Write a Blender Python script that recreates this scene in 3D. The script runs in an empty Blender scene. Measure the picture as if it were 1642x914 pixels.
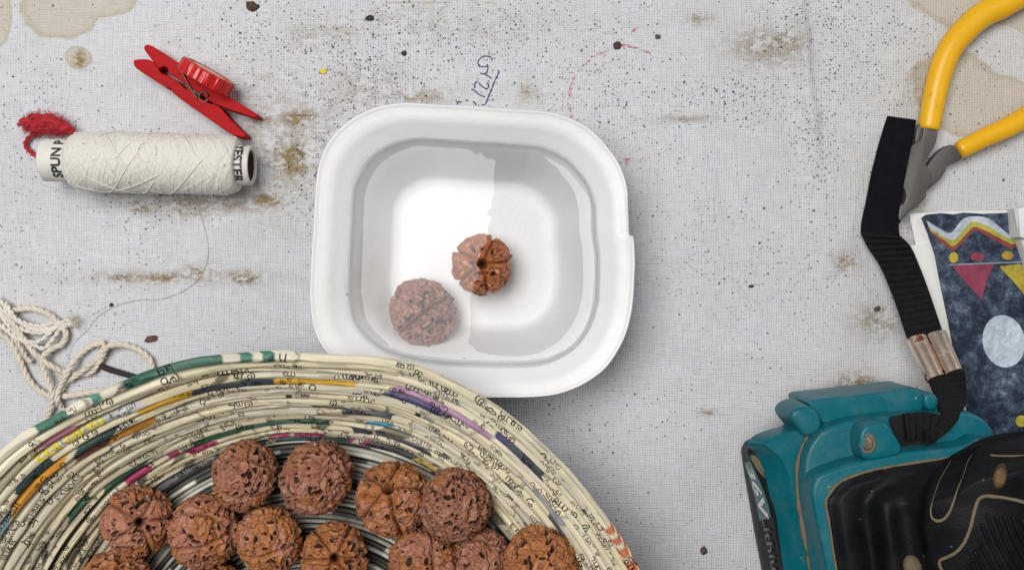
import bpy, bmesh, math, random
import numpy as np
from mathutils import Vector, Matrix
random.seed(7); RNG = np.random.default_rng(7)
C = bpy.context.scene.collection
PI = math.pi
U = 0.00025            # metres per unit; one unit is about a quarter of a millimetre
F = 1613.0             # camera height above the cloth, in units

# ---------------------------------------------------------------- camera, light, exposure
sc = bpy.context.scene
cam_d = bpy.data.cameras.new('camera'); cam = bpy.data.objects.new('camera', cam_d); C.objects.link(cam)
cam.location = (0, 0, F*U); cam_d.sensor_width = 36; cam_d.lens = 36*F/1642
cam_d.clip_start = 0.01; cam_d.clip_end = 50
sc.camera = cam
world = bpy.data.worlds.new('World'); sc.world = world; world.use_nodes = True
world.node_tree.nodes['Background'].inputs[0].default_value = (0.96, 0.98, 1.0, 1)
world.node_tree.nodes['Background'].inputs[1].default_value = 0.13
def area(name, loc, aim, sx, sy, power, col, roll=0.0):
    d = bpy.data.lights.new(name, 'AREA'); d.shape = 'RECTANGLE'; d.size = sx*U; d.size_y = sy*U
    d.energy = power; d.color = col
    o = bpy.data.objects.new(name, d); C.objects.link(o)
    o.location = [c*U for c in loc]
    if aim is None: o.rotation_euler = (0, 0, roll)
    else: o.rotation_euler = (Vector(aim)-Vector(loc)).to_track_quat('-Z', 'Y').to_euler()
    return o
# the open sky over the courtyard: a roof edge ends it just left of the camera
area('sky_opening', (-1350, 1020, 4612), None, 2600, 3000, 15.8, (1.0, 0.985, 0.965), math.radians(-11.4))
area('side_opening', (3800, 2400, 3000), (300, 0, 0), 2600, 2600, 3.0, (1.0, 0.98, 0.95))
sc.view_settings.view_transform = 'Standard'; sc.view_settings.look = 'None'
sc.view_settings.exposure = 0.0; sc.view_settings.gamma = 1.0

# ---------------------------------------------------------------- helpers
def W(px, py, z=0.0):
    """the point at height z that stands where the photograph shows (px, py)"""
    s = (F-z)/F
    return ((px-821)*s, (457-py)*s, z)
def zc(ox, oy, k): return lambda x, y: (ox+x*k, oy+y*k)
D = zc(1170, 600, .3435); G = zc(1420, 730, .2013); K = zc(1340, 330, .3393); T = zc(0, 460, .2844); PIN = zc(0, 40, .35)

def _hash(ix, iy, iz, seed):
    h = (ix.astype(np.int64)*374761393 + iy.astype(np.int64)*668265263 + iz.astype(np.int64)*2147483647 + seed*974711) & 0xffffffff
    h = ((h ^ (h >> 13))*1274126177) & 0xffffffff
    h = (h ^ (h >> 16)) & 0xffffff
    return h/float(0xffffff)
def noise(x, y=0.0, z=0.0, seed=0):
    x, y, z = np.broadcast_arrays(np.asarray(x, float), np.asarray(y, float), np.asarray(z, float))
    ix, iy, iz = np.floor(x), np.floor(y), np.floor(z)
    fx, fy, fz = x-ix, y-iy, z-iz
    u, v, w = [f*f*f*(f*(f*6-15)+10) for f in (fx, fy, fz)]
    r = 0
    for a in (0, 1):
        for b in (0, 1):
            for c in (0, 1):
                r = r + _hash(ix+a, iy+b, iz+c, seed)*(u if a else 1-u)*(v if b else 1-v)*(w if c else 1-w)
    return r
def fbm(x, y=0.0, z=0.0, seed=0, oct=4):
    r = 0; a = .5; t = 0
    for k in range(oct):
        m = 2**k
        r = r + a*noise(np.asarray(x)*m+7.3*k, np.asarray(y)*m, np.asarray(z)*m, seed+k); t += a; a *= .5
    return r/t
def sstep(a, b, x):
    t = np.clip((x-a)/(b-a), 0, 1); return t*t*(3-2*t)

def catmull(pts, n=8, closed=False):
    P = np.asarray(pts, float); N = len(P); out = []
    for i in range(N if closed else N-1):
        g = (lambda j: P[j % N]) if closed else (lambda j: P[min(max(j, 0), N-1)])
        p0, p1, p2, p3 = g(i-1), g(i), g(i+1), g(i+2)
        for t in np.arange(n)/n:
            out.append(.5*((2*p1)+(-p0+p2)*t+(2*p0-5*p1+4*p2-p3)*t*t+(-p0+3*p1-3*p2+p3)*t**3))
    if not closed: out.append(P[-1])
    return np.array(out)
def resample(P, n):
    P = np.asarray(P, float); d = np.r_[0, np.cumsum(np.linalg.norm(np.diff(P, axis=0), axis=1))]
    t = np.linspace(0, d[-1], n)
    return np.stack([np.interp(t, d, P[:, k]) for k in range(P.shape[1])], 1)

def thing(name, label, cat, loc=(0, 0, 0), group=None):
    o = bpy.data.objects.new(name, None); C.objects.link(o); o.empty_display_size = .01
    o.location = [c*U for c in loc]; o['label'] = label; o['category'] = cat
    if group: o['group'] = group
    return o
def tag(o, label, cat, group=None):
    o['label'] = label; o['category'] = cat
    if group: o['group'] = group
    return o
def link(name, me, parent=None):
    o = bpy.data.objects.new(name, me); C.objects.link(o)
    if parent is not None: o.parent = parent
    return o
def absloc(o):
    v = Vector((0, 0, 0))
    while o is not None: v = v+Vector(o.location); o = o.parent
    return np.array(v)/U
def mesh(name, V, Fc, mats, parent=None, smooth=True, sharp=None, col=None, mi=None, loc=None):
    """V in scene units; the object keeps its origin at its parent's, or at loc"""
    V = np.asarray(V, float)
    o0 = absloc(parent) if parent is not None else (np.array(loc, float) if loc is not None else np.zeros(3))
    me = bpy.data.meshes.new(name)
    me.from_pydata(((V-o0)*U).tolist(), [], [list(map(int, f)) for f in Fc])
    for m in (mats if isinstance(mats, (list, tuple)) else [mats]): me.materials.append(m.m if isinstance(m, Mat) else m)
    if mi is not None: me.polygons.foreach_set('material_index', np.asarray(mi, np.int32))
    me.polygons.foreach_set('use_smooth', [smooth]*len(me.polygons))
    if col is not None:
        a = me.color_attributes.new('Col', 'FLOAT_COLOR', 'POINT')
        c = np.asarray(col, float)
        if c.shape[1] == 3: c = np.c_[c, np.ones(len(c))]
        a.data.foreach_set('color', c.ravel())
    me.update()
    if sharp: me.set_sharp_from_angle(angle=math.radians(sharp))
    o = link(name, me, parent)
    if parent is None: o.location = [c*U for c in o0]
    return o
def grid_faces(nu, nv, cu=False, cv=False, off=0):
    i = np.arange(nu if cu else nu-1); j = np.arange(nv if cv else nv-1)
    I, J = np.meshgrid(i, j, indexing='ij')
    a = I*nv+J; b = ((I+1) % nu)*nv+J; c = ((I+1) % nu)*nv+(J+1) % nv; d = I*nv+(J+1) % nv
    return (np.stack([a, b, c, d], -1).reshape(-1, 4)+off).tolist()
class MB:
    def __init__(s): s.V = []; s.F = []; s.n = 0; s.col = []
    def add(s, V, Fc, col=None):
        V = np.asarray(V, float); s.V.append(V); s.F += [[i+s.n for i in f] for f in Fc]; s.n += len(V)
        if col is not None: s.col.append(np.broadcast_to(np.asarray(col, float), (len(V), 3)))
    def build(s, name, mats, parent=None, **k):
        if s.col: k['col'] = np.concatenate(s.col)
        return mesh(name, np.concatenate(s.V), s.F, mats, parent, **k)
def frames(P, closed=False):
    T_ = np.gradient(P, axis=0) if not closed else (np.roll(P, -1, 0)-np.roll(P, 1, 0))
    T_ /= np.linalg.norm(T_, axis=1)[:, None]+1e-9
    up = np.array([0, 0, 1.0]); N = np.cross(up, T_); ln = np.linalg.norm(N, axis=1)[:, None]
    N = np.where(ln > 1e-3, N/(ln+1e-9), [1, 0, 0]); B = np.cross(T_, N)
    return T_, N, B
def tube(P, r, nv=10, caps=True, flat=1.0, twist=None):
    """tube along P (units); r a number or one per point"""
    P = np.asarray(P, float); r = np.broadcast_to(np.asarray(r, float), (len(P),)); T_, N, B = frames(P)
    a = np.linspace(0, 2*PI, nv, endpoint=False)
    V = P[:, None]+r[:, None, None]*(np.cos(a)[None, :, None]*N[:, None]+flat*np.sin(a)[None, :, None]*B[:, None])
    Fc = [f[::-1] for f in grid_faces(len(P), nv, cv=True)]
    if caps: Fc += [list(range(nv))[::-1], [(len(P)-1)*nv+k for k in range(nv)]]
    return V.reshape(-1, 3), Fc
def loft(levels, cap0=True, cap1=True):
    """levels: arrays (n,3), same n"""
    L = [np.asarray(l, float) for l in levels]; n = len(L[0])
    V = np.concatenate(L); Fc = [f[::-1] for f in grid_faces(len(L), n, cv=True)]
    if cap0: Fc.append(list(range(n))[::-1])
    if cap1: Fc.append([(len(L)-1)*n+k for k in range(n)])
    return V, Fc
def inset2(P, d):
    P = np.asarray(P, float); t = np.roll(P, -1, 0)-np.roll(P, 1, 0); t /= np.linalg.norm(t, axis=1)[:, None]+1e-9
    area_ = .5*np.sum(P[:, 0]*np.roll(P[:, 1], -1)-np.roll(P[:, 0], -1)*P[:, 1])
    nrm = np.stack([-t[:, 1], t[:, 0]], 1)*(1 if area_ > 0 else -1)
    return P+nrm*d
def slab(poly, z0, z1, bev=2.0, draft=0.0, n=6, smooth=True, soft=0):
    """poly: photo points of the top outline (at z1); vertical or drafted walls, rounded top edge"""
    p = catmull(poly, n, True) if smooth else np.asarray(poly, float)
    if smooth and soft:
        p = resample(np.vstack([p, p[:1]]), len(p)+1)[:-1]
        for _ in range(soft): p = .5*p+.25*(np.roll(p, 1, 0)+np.roll(p, -1, 0))
    top = np.array([W(x, y, z1)[:2] for x, y in p])
    if np.sum(top[:, 0]*np.roll(top[:, 1], -1)-np.roll(top[:, 0], -1)*top[:, 1]) < 0: top = top[::-1]
    lv = [np.c_[inset2(top, -draft), np.full(len(top), z0)]]
    lv.append(np.c_[top, np.full(len(top), z1-bev)])
    for a in (30, 60, 90):
        a = math.radians(a); lv.append(np.c_[inset2(top, bev*(1-math.cos(a))), np.full(len(top), z1-bev+bev*math.sin(a))])
    return loft(lv)
def loft_px(ctrl, n=6):
    """ctrl: list of levels, each a list of (px,py,z) control points matched one to one"""
    out = []
    for lv in ctrl:
        c = catmull(np.array(lv, float), n, True)
        out.append(np.array([W(x, y, z) for x, y, z in c]))
    return out
def ribbon(Lf, Rt, th, nu=60, nv=8, ripple=0.0, period=10.0, cross=0.0):
    """closed strap between two edge lines of (px,py,z)"""
    A = resample(np.array([W(*p) for p in catmull(np.array(Lf, float), 8)]), nu); B = resample(np.array([W(*p) for p in catmull(np.array(Rt, float), 8)]), nu)
    mid = (A+B)/2; s = np.r_[0, np.cumsum(np.linalg.norm(np.diff(mid, axis=0), axis=1))]
    t = np.linspace(0, 1, nv)
    S = A[:, None]*(1-t)[None, :, None]+B[:, None]*t[None, :, None]
    du = np.gradient(S, axis=0); dv = np.gradient(S, axis=1); Nn = np.cross(dv, du); Nn /= np.linalg.norm(Nn, axis=2)[..., None]+1e-9
    Nn = np.where(Nn[..., 2:3] < 0, -Nn, Nn)
    h = ripple*np.abs(np.sin(PI*s/period))[:, None]*np.ones(nv)[None]
    if cross: h = h+cross*np.abs(np.sin(PI*(np.arange(nv)[None]*.5+np.floor(s/period)[:, None]*.5)))
    edge = np.minimum(1, np.minimum(t, 1-t)*nv/1.2)[None]
    top = S+Nn*(th/2*(.45+.55*edge)+h*edge)[..., None]; bot = S-Nn*(th/2*(.45+.55*edge)+.6*h*edge)[..., None]
    n = nu*nv; V = np.concatenate([top.reshape(-1, 3), bot.reshape(-1, 3)])
    Fc = grid_faces(nu, nv)+[f[::-1] for f in grid_faces(nu, nv, off=n)]
    for i in range(nu-1):
        Fc += [[i*nv, n+i*nv, n+(i+1)*nv, (i+1)*nv][::-1], [i*nv+nv-1, n+i*nv+nv-1, n+(i+1)*nv+nv-1, (i+1)*nv+nv-1]]
    for j in range(nv-1):
        Fc += [[j, j+1, n+j+1, n+j][::-1], [(nu-1)*nv+j, (nu-1)*nv+j+1, n+(nu-1)*nv+j+1, n+(nu-1)*nv+j]]
    return V, Fc

class Mat:
    """a small procedural material builder"""
    def __init__(s, name):
        s.m = bpy.data.materials.new(name); s.m.use_nodes = True; s.t = s.m.node_tree; s.N = s.t.nodes
        s.b = s.N['Principled BSDF']; s.tc = s.N.new('ShaderNodeTexCoord'); s.v = s.tc.outputs['Object']
    def n(s, kind, props=None, **ins):
        nd = s.N.new('ShaderNode'+kind)
        for k, v in (props or {}).items(): setattr(nd, k, v)
        for k, v in ins.items(): s.set(nd, int(k[1:]) if k[0] == 'i' and k[1:].isdigit() else k, v)
        return nd
    def set(s, nd, k, v):
        i = nd.inputs[k]
        if isinstance(v, bpy.types.NodeSocket): s.t.links.new(v, i)
        else: i.default_value = v
    def p(s, **k):
        for a, v in k.items(): s.set(s.b, a.replace('_', ' '), v)
        return s
    def noise(s, scale, detail=4, rough=.6, vec=None, dist=0):
        nd = s.n('TexNoise', Scale=scale/U/1000, Detail=detail, Roughness=rough, Distortion=dist, Vector=vec or s.v); return nd.outputs[0]
    def ramp(s, fac, *stops):
        nd = s.n('ValToRGB', Fac=fac); e = nd.color_ramp.elements
        while len(e) < len(stops): e.new(.5)
        for k, (p_, c) in enumerate(stops):
            e[k].position = p_; e[k].color = (*c, 1) if isinstance(c, (tuple, list)) else (c, c, c, 1)
        return nd.outputs[0]
    def mix(s, fac, a, b, mode='MIX'):
        nd = s.n('Mix', {'data_type': 'RGBA', 'blend_type': mode}); 
        s.set(nd, 0, fac)
        for k, v in ((6, a), (7, b)): s.set(nd, k, (*v, 1) if isinstance(v, (tuple, list)) else v)
        return nd.outputs[2]
    def math(s, op, a, b=0.0, c=None):
        nd = s.n('Math', {'operation': op}); s.set(nd, 0, a); s.set(nd, 1, b)
        if c is not None: s.set(nd, 2, c)
        return nd.outputs[0]
    def map(s, sx, sy, sz, rz=0, vec=None):
        nd = s.n('Mapping', Vector=vec or s.v); nd.inputs['Scale'].default_value = (sx, sy, sz); nd.inputs['Rotation'].default_value = (0, 0, rz); return nd.outputs[0]
    def attr(s, name='Col'): return s.n('Attribute', {'attribute_name': name})
    def bump(s, h, dist, strength=1.0, normal=None):
        nd = s.n('Bump', Height=h, Distance=dist*U, Strength=strength)
        if normal is not None: s.set(nd, 'Normal', normal)
        s.set(s.b, 'Normal', nd.outputs[0]); return nd.outputs[0]
# Mat.noise scales are in cycles per 1000 units

def plain(name, base, rough=.5, var=.12, scale=30, bump=0.4, metal=0.0, spec=.5, bscale=200):
    M = Mat(name); nz = M.noise(scale, 5)
    c = M.mix(nz, tuple(b*(1-var) for b in base), tuple(min(1, b*(1+var)) for b in base))
    M.p(Base_Color=c, Roughness=rough, Metallic=metal, Specular_IOR_Level=spec)
    if bump: M.bump(M.noise(bscale, 4), bump)
    return M
def dusty(name, base, dust, amount, rough=.5, bump=.3, spec=.5, bscale=250, coat=0):
    """plastic or rubber with dry dust and fine pale specks"""
    M = Mat(name)
    c = M.mix(M.noise(14, 5), tuple(b*.85 for b in base), tuple(min(1, b*1.12) for b in base))
    d = M.ramp(M.noise(26, 8, .7), (.48, 0.0), (.78, 1.0))
    c = M.mix(M.math('MULTIPLY', d, amount), c, dust)
    vo = M.n('TexVoronoi', Scale=55/U/1000, Vector=M.v)
    sp = M.math('MULTIPLY', M.math('LESS_THAN', vo.outputs['Distance'], .09), M.math('GREATER_THAN', M.n('SeparateColor', i0=vo.outputs['Color']).outputs[0], .72))
    c = M.mix(M.math('MULTIPLY', sp, .6), c, dust)
    M.p(Base_Color=c, Roughness=M.math('ADD', rough, M.math('MULTIPLY', d, .25)), Specular_IOR_Level=spec)
    if coat: M.p(Coat_Weight=coat)
    M.bump(M.noise(bscale, 3), bump)
    return M

# ---------------------------------------------------------------- the cloth on the table
def blob(px, py, cx, cy, rx, ry, rot=0.0):
    c, s = math.cos(rot), math.sin(rot); dx, dy = px-cx, py-cy
    u = (dx*c+dy*s)/rx; v = (-dx*s+dy*c)/ry
    return np.exp(-(u*u+v*v)*.7)
def disc(px, py, cx, cy, rx, ry, rot=0.0):
    """1 at the centre, .5 at the edge, 0 at twice the radius"""
    c, s = math.cos(rot), math.sin(rot); dx, dy = px-cx, py-cy
    return np.clip(1-.5*np.hypot((dx*c+dy*s)/rx, (-dx*s+dy*c)/ry), 0, 1)
def cloth_z(x, y):
    px, py = x+821, 457-y
    h = -5.0*fbm(x/230, y/230, 0, 11, 3)-1.6*fbm(x/60, y/60, 0, 12, 2)
    fx = 1284+28*np.clip(py/300, -1, 2)+10*(noise(py/70, 0, 0, 5)-.5)
    h = h+13*np.exp(-((px-fx)/12)**2)*sstep(330, 120, py)*(.55+.8*noise(py/28, 3, 0, 8))-5*np.exp(-((px-fx+30)/22)**2)*sstep(360, 150, py)
    h = h+3*np.exp(-((px-1425-.3*(py-100))/30)**2)*sstep(260, 40, py)
    h = h+2.2*np.exp(-((py-118-.05*(px-1250))/8)**2)*np.exp(-((px-1260)/45)**2)
    h = h+3.5*np.exp(-((px-1330-.35*(py-380))/26)**2)*sstep(240, 330, py)*sstep(520, 420, py)
    for cx, cy, a, ln, wd, ht in ((560, 60, 1.2, 150, 20, 3.5), (1130, 210, 1.75, 190, 26, 4.0), (1190, 560, .25, 210, 30, 3.5), (380, 420, .9, 120, 22, 3.0), (90, 400, 1.9, 130, 20, 3.0), (1080, 760, 1.4, 150, 24, 4.0), (1400, 150, 1.1, 90, 16, 5.0)):
        dx, dy = px-cx, py-cy; u = dx*math.cos(a)+dy*math.sin(a); v = -dx*math.sin(a)+dy*math.cos(a)+14*np.sin(u/70)
        h = h+ht*np.exp(-(v/wd)**2-(u/ln)**2)*np.where(v > 0, 1, .8)-.0
    return h
def build_cloth():
    nx, ny = 620, 480
    def spread(n, lo, a, b, hi):      # denser where the camera looks
        k = int(n*.12); return np.r_[np.linspace(lo, a, k, endpoint=False), np.linspace(a, b, n-2*k, endpoint=False), np.linspace(b, hi, k)]
    xs = spread(nx, -2300, -900, 900, 2300); ys = spread(ny, -1900, -560, 560, 1900)
    X, Y = np.meshgrid(xs, ys, indexing='ij'); px, py = X+821, 457-Y
    Z = cloth_z(X, Y)
    # water marks: a field with .5 at the edge of the mark
    wm = np.zeros_like(X)
    for a in ((95, 15, 66, 48, 0), (150, -15, 72, 46, 0), (-8, 20, 25, 55, 0), (124, 92, 22, 17, .2), (1575, 10, 125, 48, .25), (1545, 150, 85, 62, .5), (1610, 160, 50, 40, 0), (1620, 60, 60, 30, .2),
              (250, 240, 30, 14, 0), (700, 4, 260, 8, 0)):
        wm = np.maximum(wm, disc(px, py, *a)*(1.0 if a[2] < 200 else .55))
    for a in ((1460, 45, 55, 20, .5), (1612, 70, 42, 26, .4)): wm = wm*(1-.9*sstep(.35, .6, disc(px, py, *a)))
    dirt = np.zeros_like(X)
    for a, k in (((480, 190, 30, 14), .8), ((470, 255, 26, 26), .9), ((440, 250, 30, 45), .45), ((430, 320, 26, 10), .9), ((255, 446, 30, 7), .8), ((390, 445, 22, 9), 1), ((320, 435, 20, 9), .7), ((228, 332, 18, 12), .7), ((300, 335, 60, 14), .5),
                 ((660, 155, 50, 12), .5), ((540, 50, 34, 14), .3), ((1255, 68, 30, 22), .6), ((1210, 75, 18, 12), .5), ((415, 195, 26, 14), .6), ((1140, 662, 14, 5), .6), ((1410, 515, 36, 24), .5), ((1358, 422, 16, 14), .6), ((700, 40, 200, 30), .16), ((590, 140, 60, 40), .26), ((420, 235, 60, 100), .30), ((330, 325, 110, 16), .5), ((1230, 75, 50, 26), .5), ((280, 445, 120, 9), .5), ((500, 60, 60, 20), .25), ((640, 25, 60, 16), .22),
                 ((1372, 620, 26, 16), 1.1), ((1468, 300, 20, 120), .35), ((1100, 190, 40, 5), .4), ((850, 150, 14, 16), .5), ((200, 445, 26, 6), .7), ((126, 96, 8, 12), .9), ((475, 235, 90, 90), .35), ((1120, 30, 20, 10), .5)):
        dirt = np.maximum(dirt, k*blob(px, py, *a))
    sp = .015+.15*sstep(.4, .75, fbm(px/110, py/110, 0, 3, 3))
    for a, k in (((590, 115, 75, 55), .95), ((560, 150, 50, 40), .8), ((700, 60, 200, 70), .5), ((430, 70, 90, 60), .5), ((1200, 160, 75, 30), .9), ((1310, 30, 60, 40), .8), ((1310, 230, 40, 70), .7), ((1330, 120, 60, 60), .4), ((1110, 155, 60, 30), .6), ((500, 260, 45, 70), .6),
                 ((240, 330, 60, 30), .4), ((60, 200, 60, 90), .3), ((1400, 90, 90, 70), .4), ((960, 160, 130, 70), .4), ((1200, 450, 120, 90), .22)):
        sp = np.maximum(sp, k*blob(px, py, *a))
    sp = sp*np.where(py > 480, .7, 1)
    other = sstep(1150, 1500, px)     # slightly warmer tone towards the pliers
    col = np.stack([wm, np.clip(dirt, 0, 1.2), sp], -1).reshape(-1, 3)
    col = np.c_[col, other.ravel()]
    V = np.stack([X, Y, Z], -1).reshape(-1, 3)
    Fc = grid_faces(nx, ny)
    # hem the edges down over the table's rim
    return V, Fc, col
def cloth_mat():
    M = Mat('stained_cotton'); A = M.attr(); S = M.n('SeparateColor', i0=A.outputs['Color']); wm, dirt, spd = S.outputs[0], S.outputs[1], S.outputs[2]
    # threads: long thin noise both ways, and the regular weave
    warp = M.noise(1, 3, .6, M.map(250, 34, 1)); weft = M.noise(1, 3, .6, M.map(32, 260, 1))
    sx = M.n('SeparateXYZ', i0=M.v)
    wob = M.math('ADD', M.math('MULTIPLY', M.noise(12, 3), 9.0), M.math('MULTIPLY', M.noise(70, 2), 1.6))
    def thr(o): return M.math('ABSOLUTE', M.math('SINE', M.math('ADD', M.math('MULTIPLY', o, PI/(4.0*U)), wob)))
    tx, ty = thr(sx.outputs[0]), thr(sx.outputs[1])
    gap = M.math('MULTIPLY', M.math('SUBTRACT', 1.0, tx), M.math('SUBTRACT', 1.0, ty))
    height = M.math('ADD', M.math('ADD', M.math('MULTIPLY', warp, .9), M.math('MULTIPLY', weft, .9)), M.math('MULTIPLY', M.math('ADD', tx, ty), .35))
    base = M.mix(M.noise(3.0, 4), (.60, .605, .635), (.69, .685, .675))
    base = M.mix(M.ramp(M.noise(7, 5, .6), (.35, 0), (.7, 1)), base, (.665, .675, .72))
    base = M.mix(M.math('MULTIPLY', A.outputs['Alpha'], .5), base, (.67, .66, .64))
    slub = M.ramp(M.math('ADD', M.math('MULTIPLY', warp, .5), M.math('MULTIPLY', weft, .5)), (.36, 0), (.60, 1))
    base = M.mix(M.math('MULTIPLY', M.math('SUBTRACT', 1.0, slub), .27), base, (.30, .30, .315))
    base = M.mix(M.math('MULTIPLY', M.math('MULTIPLY', M.ramp(gap, (.40, 0), (.85, 1)), M.ramp(M.noise(11, 4), (.35, .2), (.65, 1))), .52), base, (.17, .17, .19))
    # water marks with darker tide lines
    w = M.math('ADD', wm, M.math('MULTIPLY', M.math('SUBTRACT', M.noise(16, 7, .65), .5), .34))
    inside = M.ramp(w, (.47, 0), (.52, 1)); line = M.ramp(w, (.46, 0), (.505, 1), (.60, .25))
    base = M.mix(M.math('MULTIPLY', inside, .62), base, M.mix(M.noise(9, 5), (.50, .44, .33), (.58, .53, .44)))
    base = M.mix(M.math('MULTIPLY', line, .42), base, (.36, .29, .18))
    d = M.math('MULTIPLY', dirt, M.ramp(M.math('ADD', M.math('MULTIPLY', M.noise(1, 6, .75, M.map(80, 130, 60)), .6), M.math('MULTIPLY', M.noise(24, 6, .7), .4)), (.44, 0), (.54, 1)))
    base = M.mix(M.math('MINIMUM', M.math('MULTIPLY', d, 1.45), .95), base, M.mix(M.noise(60, 3), (.07, .045, .018), (.32, .21, .075)))
    base = M.mix(M.math('MULTIPLY', M.math('POWER', dirt, 1.6), .26), base, (.48, .40, .25))
    # mould specks, three sizes
    for sc_, rad, thrs, k in ((230, .27, .70, .9), (140, .21, .46, .95), (80, .13, .10, .95)):
        vv = M.n('VectorMath', {'operation': 'ADD'}, i0=M.v, i1=M.n('VectorMath', {'operation': 'SCALE'}, i0=M.n('TexNoise', Scale=120/U/1000, Vector=M.v).outputs[1], Scale=5*U).outputs[0]).outputs[0]
        vo = M.n('TexVoronoi', {'voronoi_dimensions': '2D'}, Scale=sc_/U/1000, Vector=vv)
        vc = M.n('SeparateColor', i0=vo.outputs['Color'])
        on = M.math('LESS_THAN', vc.outputs[0], M.math('MULTIPLY', spd, thrs))
        dot = M.math('LESS_THAN', vo.outputs['Distance'], M.math('MULTIPLY', M.math('ADD', .35, vc.outputs[1]), rad))
        base = M.mix(M.math('MULTIPLY', M.math('MULTIPLY', on, dot), M.math('MULTIPLY', M.math('ADD', .4, M.math('MULTIPLY', vc.outputs[2], .6)), k)), base, (.05, .055, .06))
    M.p(Base_Color=base, Roughness=.92, Specular_IOR_Level=.15, Sheen_Weight=.08)
    M.bump(height, 2.2, .8)
    return M.m
def build_table():
    cv, cf, cc = build_cloth()
    cl = mesh('tablecloth', cv, cf, cloth_mat(), None, True, col=cc)
    tag(cl, 'white cotton cloth stained with brown water marks and black specks covering the table', 'cloth')
    # table board under it
    bx = [(-2300, -1900), (2300, -1900), (2300, 1900), (-2300, 1900)]
    V = [(x, y, z) for z in (-110, -24) for x, y in bx]
    t = mesh('table_top', V, [[3, 2, 1, 0], [4, 5, 6, 7], [0, 1, 5, 4], [1, 2, 6, 5], [2, 3, 7, 6], [3, 0, 4, 7]], plain('table_board', (.3, .2, .12), .6).m, None, False)
    t['kind'] = 'structure'
    # pen writing, an ink ribbon lying in the weave
    Z = zc(730, 80, 120/1097)
    strokes = [[(545, 165), (520, 110), (455, 90), (390, 105), (345, 150), (332, 195), (355, 240), (410, 245), (470, 240)], [(470, 205), (478, 270), (462, 325), (430, 350), (365, 340)], [(430, 345), (470, 375), (535, 420)],
               [(335, 465), (300, 470), (285, 510), (282, 565)], [(235, 575), (290, 600), (345, 650), (435, 690)], [(340, 480), (390, 530), (455, 570), (485, 545), (480, 490), (455, 495)],
               [(620, 300), (640, 325), (590, 430), (530, 580), (480, 700), (440, 795), (385, 800)], [(5, 740), (40, 765), (95, 760)], [(40, 765), (25, 800)], [(260, 755), (295, 785), (300, 810)], [(150, 745), (175, 735), (185, 750)]]
    def ink(name, lines, wid, mat, n=8, sp_=None):
        mb = MB()
        for L in lines:
            p = catmull(np.array(L, float), n); xy = np.array([W(a, b)[:2] for a, b in p])
            t_ = np.gradient(xy, axis=0); t_ /= np.linalg.norm(t_, axis=1)[:, None]+1e-9; nn = np.stack([-t_[:, 1], t_[:, 0]], 1)
            w_ = (wid*(.6+.7*noise(np.arange(len(xy))*.7, L[0][0], 0, 2)))[:, None]
            ring = [np.c_[q, cloth_z(q[:, 0], q[:, 1])+e] for q, e in ((xy-nn*w_, .25), (xy, .5), (xy+nn*w_, .25))]
            V = np.stack(ring, 1).reshape(-1, 3); mb.add(V, grid_faces(len(xy), 3))
        return mb.build(name, mat, cl)
    def inkmat(name, col, lo, hi, scale):
        M = Mat(name); k = M.ramp(M.noise(scale, 5, .7), (lo, 0), (hi, 1))
        tr = M.n('BsdfTransparent'); mx = M.n('MixShader', i0=k, i1=tr.outputs[0], i2=M.b.outputs[0])
        M.p(Base_Color=(*col, 1), Roughness=.9); M.t.links.new(mx.outputs[0], M.N['Material Output'].inputs[0]); return M.m
    ink('pen_writing', [[Z(*q) for q in s] for s in strokes], 1.15, inkmat('ballpoint_ink', (.06, .06, .16), .25, .45, 90))
    Y = zc(520, 0, 580/1642)
    arc = [(1500, 255), (1440, 225), (1385, 210), (1340, 205)], [(1290, 225), (1240, 250), (1190, 285), (1150, 325), (1128, 370), (1115, 420), (1112, 480), (1125, 535)], [(1330, 718), (1400, 722), (1480, 715)], [(1310, 740), (1390, 738)], [(1390, 150), (1430, 115)]
    ink('crayon_line', [[Y(*q) for q in s] for s in arc], 2.2, inkmat('red_crayon', (.50, .14, .19), .50, .60, 130))
    return cl

# ---------------------------------------------------------------- the bowl, its water
RIM = [(497, 480), (499, 420), (504, 330), (510, 268), (528, 226), (558, 195), (600, 174), (645, 166), (700, 168), (780, 173), (860, 178), (900, 185), (940, 203), (970, 230), (994, 264), (1007, 300), (1010, 340), (1012, 372), (1016, 400), (1017, 440), (1013, 500), (1000, 545),
       (976, 585), (945, 612), (905, 630), (860, 637), (800, 638), (740, 637), (680, 632), (610, 619), (556, 595), (522, 565), (504, 530)]
BOWL_C = np.array([-60.0, 46.0])
def bowl_outline(n=420):
    c = catmull(np.array(RIM, float), 16, True); c = np.vstack([c, c[:1]]); c = resample(c, n+1)[:-1]
    return np.array([W(x, y, 134)[:2] for x, y in c])
PROF = [(1.0, 132), (.997, 138), (.991, 140.6), (.983, 140.6), (.976, 138.9), (.967, 138.0), (.93, 136.8), (.90, 134.8), (.880, 132.2), (.862, 128.6), (.835, 123.8), (.80, 117.8), (.765, 110.5), (.745, 104), (.715, 92), (.665, 66), (.615, 38), (.578, 19), (.565, 14), (.545, 10.5), (.50, 8.6), (.44, 8)]
def bowl_scale(z): 
    a = sorted((q[1], q[0]) for q in PROF[8:]); return float(np.interp(z, [x[0] for x in a], [x[1] for x in a]))
def squarer(O, s):
    """the outline at scale s: lower in the bowl the corners are a little rounder"""
    d = O-BOWL_C; r = np.linalg.norm(d, axis=1)[:, None]; k = np.clip((.9-s)*-.45, -.16, 0)
    return BOWL_C+d*s*(1-k*(r/r.mean()-1))
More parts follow.
